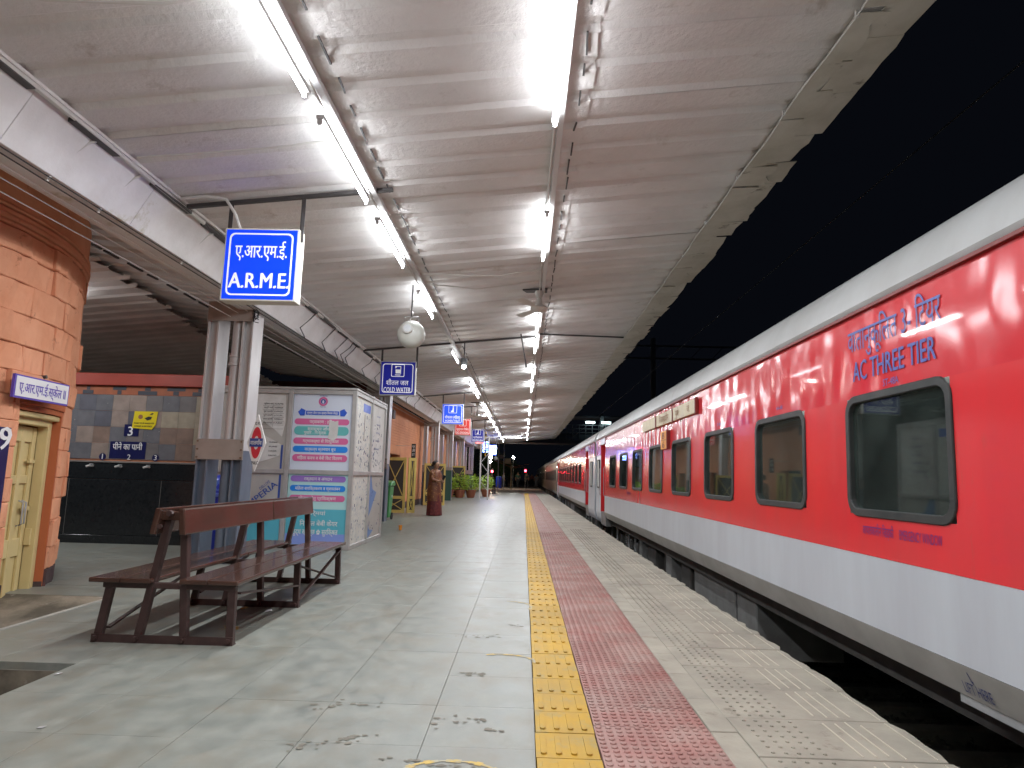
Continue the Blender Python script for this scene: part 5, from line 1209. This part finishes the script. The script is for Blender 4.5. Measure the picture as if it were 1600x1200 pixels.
for (x, y, z, m, R_, lb) in ((-3.45, 69, 3.2, 'warmbulb', .16, 'bright warm lamp globe left of the pink steel arm'), (-3.5, 69.5, 2.75, 'warmbulb', .10, 'smaller warm lamp below the bright globe'), (-1.15, 71, 3.3, 'bulb', .12, 'small white lamp at the far platform end')):
    r = thing('yard_lamp', lb, 'lamp', (x, y, 0), 'lamps at the far platform end')
    part('pole', MB().tube([(x, y, 0), (x, y, z-.1)], .035, 6), 'mast', r); part('globe', MB().lathe([(R_*.3, -R_), (R_*.85, -R_*.5), (R_, 0), (R_*.85, R_*.5), (R_*.3, R_)], (x, y, z), 12), m, r, smooth=True)
gt = thing('pole_frame', 'pair of pale steel poles joined by a small plate at the canopy end', 'pole', (-2.2, 66, 0))
for x in (-2.55, -2.0): part('pole', MB().box(x-.04, x+.04, 65.95, 66.05, 0, 6.4), 'steel', gt)
part('tie_plate', MB().box(-2.55, -2.0, 65.9, 65.95, 3.0, 3.4), 'plate', gt)
arm = thing('barrier_arm', 'pinkish lattice steel arm reaching out between the far lamps', 'steel arm', (-2, 68, 0))
for (p, q) in (((-3.3, 68, 3.1), (-1.3, 68, 2.5)), ((-3.3, 68, 2.95), (-1.3, 68, 2.2)), ((-1.4, 68, 2.15), (.6, 68, 2.6)), ((-1.4, 68, 2.1), (.2, 68, 2.3))): part('bar', MB().bar(p, q, .05, .05), 'terracotta', arm)
part('post', MB().box(-1.35, -1.25, 67.95, 68.05, 0, 2.4), 'board', arm); part('name_panel', MB().box(-1.95, -1.35, 67.9, 67.94, 2.55, 3.1), 'board', arm)
bb = thing('plastic_barrel', 'tall blue plastic barrel standing at the far platform end', 'barrel', (-2.6, 70, 0))
part('body', MB().lathe([(.27, 0), (.3, .05), (.31, .5), (.3, 1.05), (.27, 1.15)], (-2.62, 70, 0), 14), 'bin_blue', bb, smooth=True); part('lid', MB().lathe([(.3, 1.152), (.3, 1.2), (.1, 1.24)], (-2.62, 70, 0), 14), 'bin_pale', bb, smooth=True)
def tree(x, y, h, label, s):
    r = thing('tree', label, 'tree', (x, y, -.5), 'dark trees beyond the platform end'); R = random.Random(s)
    part('trunk', MB().tube([(x, y, -.8), (x+.1, y, h*.3), (x-.1, y, h*.6)], [.2, .15, .08], 7), 'bark', r)
    b = MB(); cl = [Vector((x+R.uniform(-1, 1)*h*.3, y+R.uniform(-1, 1)*h*.3, h*R.uniform(.4, .9))) for _ in range(9)]
    for k in range(1500):
        c = R.choice(cl)+Vector((R.gauss(0, .1), R.gauss(0, .1), R.gauss(0, .09)))*h; d = Vector((R.uniform(-1, 1), R.uniform(-1, 1), R.uniform(-1, 1))).normalized(); e = d.orthogonal().normalized(); l = R.uniform(.12, .3)
        b.add([c, c+d*l*.5+e*l*.3, c+d*l, c+d*l*.5-e*l*.3], [(0, 1, 2, 3)])
    part('crown', b, 'leaf_dark', r)
tree(-3.9, 82, 4.2, 'dark leafy tree behind the left red signal', 1); tree(-2.0, 86, 3.6, 'dark low tree behind the pale pole pair', 2); tree(-6.5, 88, 5.5, 'dark tall tree at the far left of the platform end', 3)
wl = solo('boundary_wall', MB().box(-12, -5.2, 60, 60.3, 0, 2.6), 'mortar', 'dull orange wall in shade beyond the last columns', 'wall')

# ================================================================== litter and marks on the floor
def crumple(x, y, s, m, label, name='litter', sq=.5):
    R = random.Random(int(x*1000)); b = MB()
    pts = [Vector((R.uniform(-1, 1), R.uniform(-1, 1), R.uniform(0, 1)*sq))*s for _ in range(14)]
    bm = bmesh.new(); [bm.verts.new(p) for p in pts]; bmesh.ops.convex_hull(bm, input=bm.verts); 
    me = bpy.data.meshes.new(name); bm.to_mesh(me); bm.free(); me.materials.append(M[m]); o = link(name, me); o.location = (x, y, .001); tag(o, label, 'litter', 'bits of litter on the platform'); return o
crumple(-2.18, 5.86, .04, 'litter_w', 'crumpled white foil under the bench middle', 'crumpled_foil')
crumple(-2.16, 6.22, .025, 'litter_w', 'small crumpled foil by the bench middle leg', 'crumpled_foil')
crumple(-2.42, 5.95, .03, 'litter_y', 'small gold scrap under the bench', 'gold_scrap')
crumple(-2.19, 5.25, .015, 'litter_w', 'tiny foil bit by the near bench leg', 'foil_bit')
crumple(-2.68, 3.98, .022, 'litter_w', 'tiny white scrap at the edge of the pit', 'paper_scrap')
crumple(-2.2, 3.2, .02, 'litter_w', 'small white scrap at the lower left of the floor', 'paper_scrap', sq=.2)
b = MB(); 
for k in range(9): b.prism([(rnd(-.09, .09), rnd(-.05, .05)) for _ in range(3)], lambda a, c: (-2.20+a, 5.2+c, .001+k*.0015), lambda a, c: (-2.2+a, 5.2+c, .002+k*.0015))
solo('snack_wrapper', b, 'litter_y', 'flattened gold snack wrapper on the floor under the bench near end', 'litter', loc=(-2.2, 5.2, 0))
solo('paper_cup', MB().lathe([(.03, 0), (.042, .10), (.044, .105), (.04, .10)], (-2.66, 14.6, 0), 12), 'litter_o', 'small orange paper cup standing on the floor past the kiosk', 'cup', smooth=True, loc=(-2.66, 14.6, 0))
def stain(x, y, s, n, ang):
    R = random.Random(int(abs(x*977+y*131))); b = MB()
    for k in range(n):
        cx, cy = R.gauss(0, s), R.gauss(0, s*.35); cx, cy = cx*math.cos(ang)-cy*math.sin(ang), cx*math.sin(ang)+cy*math.cos(ang)
        q = R.uniform(.006, .02); m_ = R.randint(5, 7); pts = [(x+cx+q*R.uniform(.5, 1.6)*math.cos(t*6.283/m_), y+cy+q*R.uniform(.4, 1.1)*math.sin(t*6.283/m_)) for t in range(m_)]
        z = .0025+k*.00004
        b.add([(p[0], p[1], z) for p in pts], [tuple(range(m_))])
    return b
b = MB()
for (x, y, s, n, a) in ((-.95, 3.62, .09, 16, .3), (-.93, 3.08, .08, 15, .4), (-.78, 3.18, .05, 12, .5), (-.32, 3.45, .10, 14, .1), (-.30, 4.25, .05, 14, 0), (-.13, 3.35, .03, 7, 0), (-.5, 2.98, .04, 6, 0), (-.3, 2.95, .05, 8, 0), (.0, 5.6, .05, 10, 0), (-.35, 5.2, .1, 14, 0)):
    q = stain(x, y, s, n, a); b.add(q.v, q.f)
o = part('dried_splash', b, 'grime', plat, stuff=True)
# faded yellow painted loops on the floor
b = MB()
for (cx, cy, rx, ry, a0, a1) in ((-.27, 2.86, .20, .13, 15, 165), (-.12, 4.55, .22, .16, -10, 120), (-.1, 6.4, .20, .25, -30, 100)):
    pts = [(cx+rx*math.cos(math.radians(a0+(a1-a0)*k/16)), cy+ry*math.sin(math.radians(a0+(a1-a0)*k/16))) for k in range(17)]
    for k in range(16):
        w_ = .012+.006*math.sin(k*1.9); (xa, ya_), (xb, yb_) = pts[k], pts[k+1]; nx2, ny2 = -(yb_-ya_), xb-xa; l = math.hypot(nx2, ny2); nx2, ny2 = nx2/l*w_, ny2/l*w_
        b.add([(xa-nx2, ya_-ny2, .0022), (xa+nx2, ya_+ny2, .0022), (xb+nx2, yb_+ny2, .0022), (xb-nx2, yb_-ny2, .0022)], [(0, 1, 2, 3)])
part('painted_loop', b, 'tan_paint', plat)
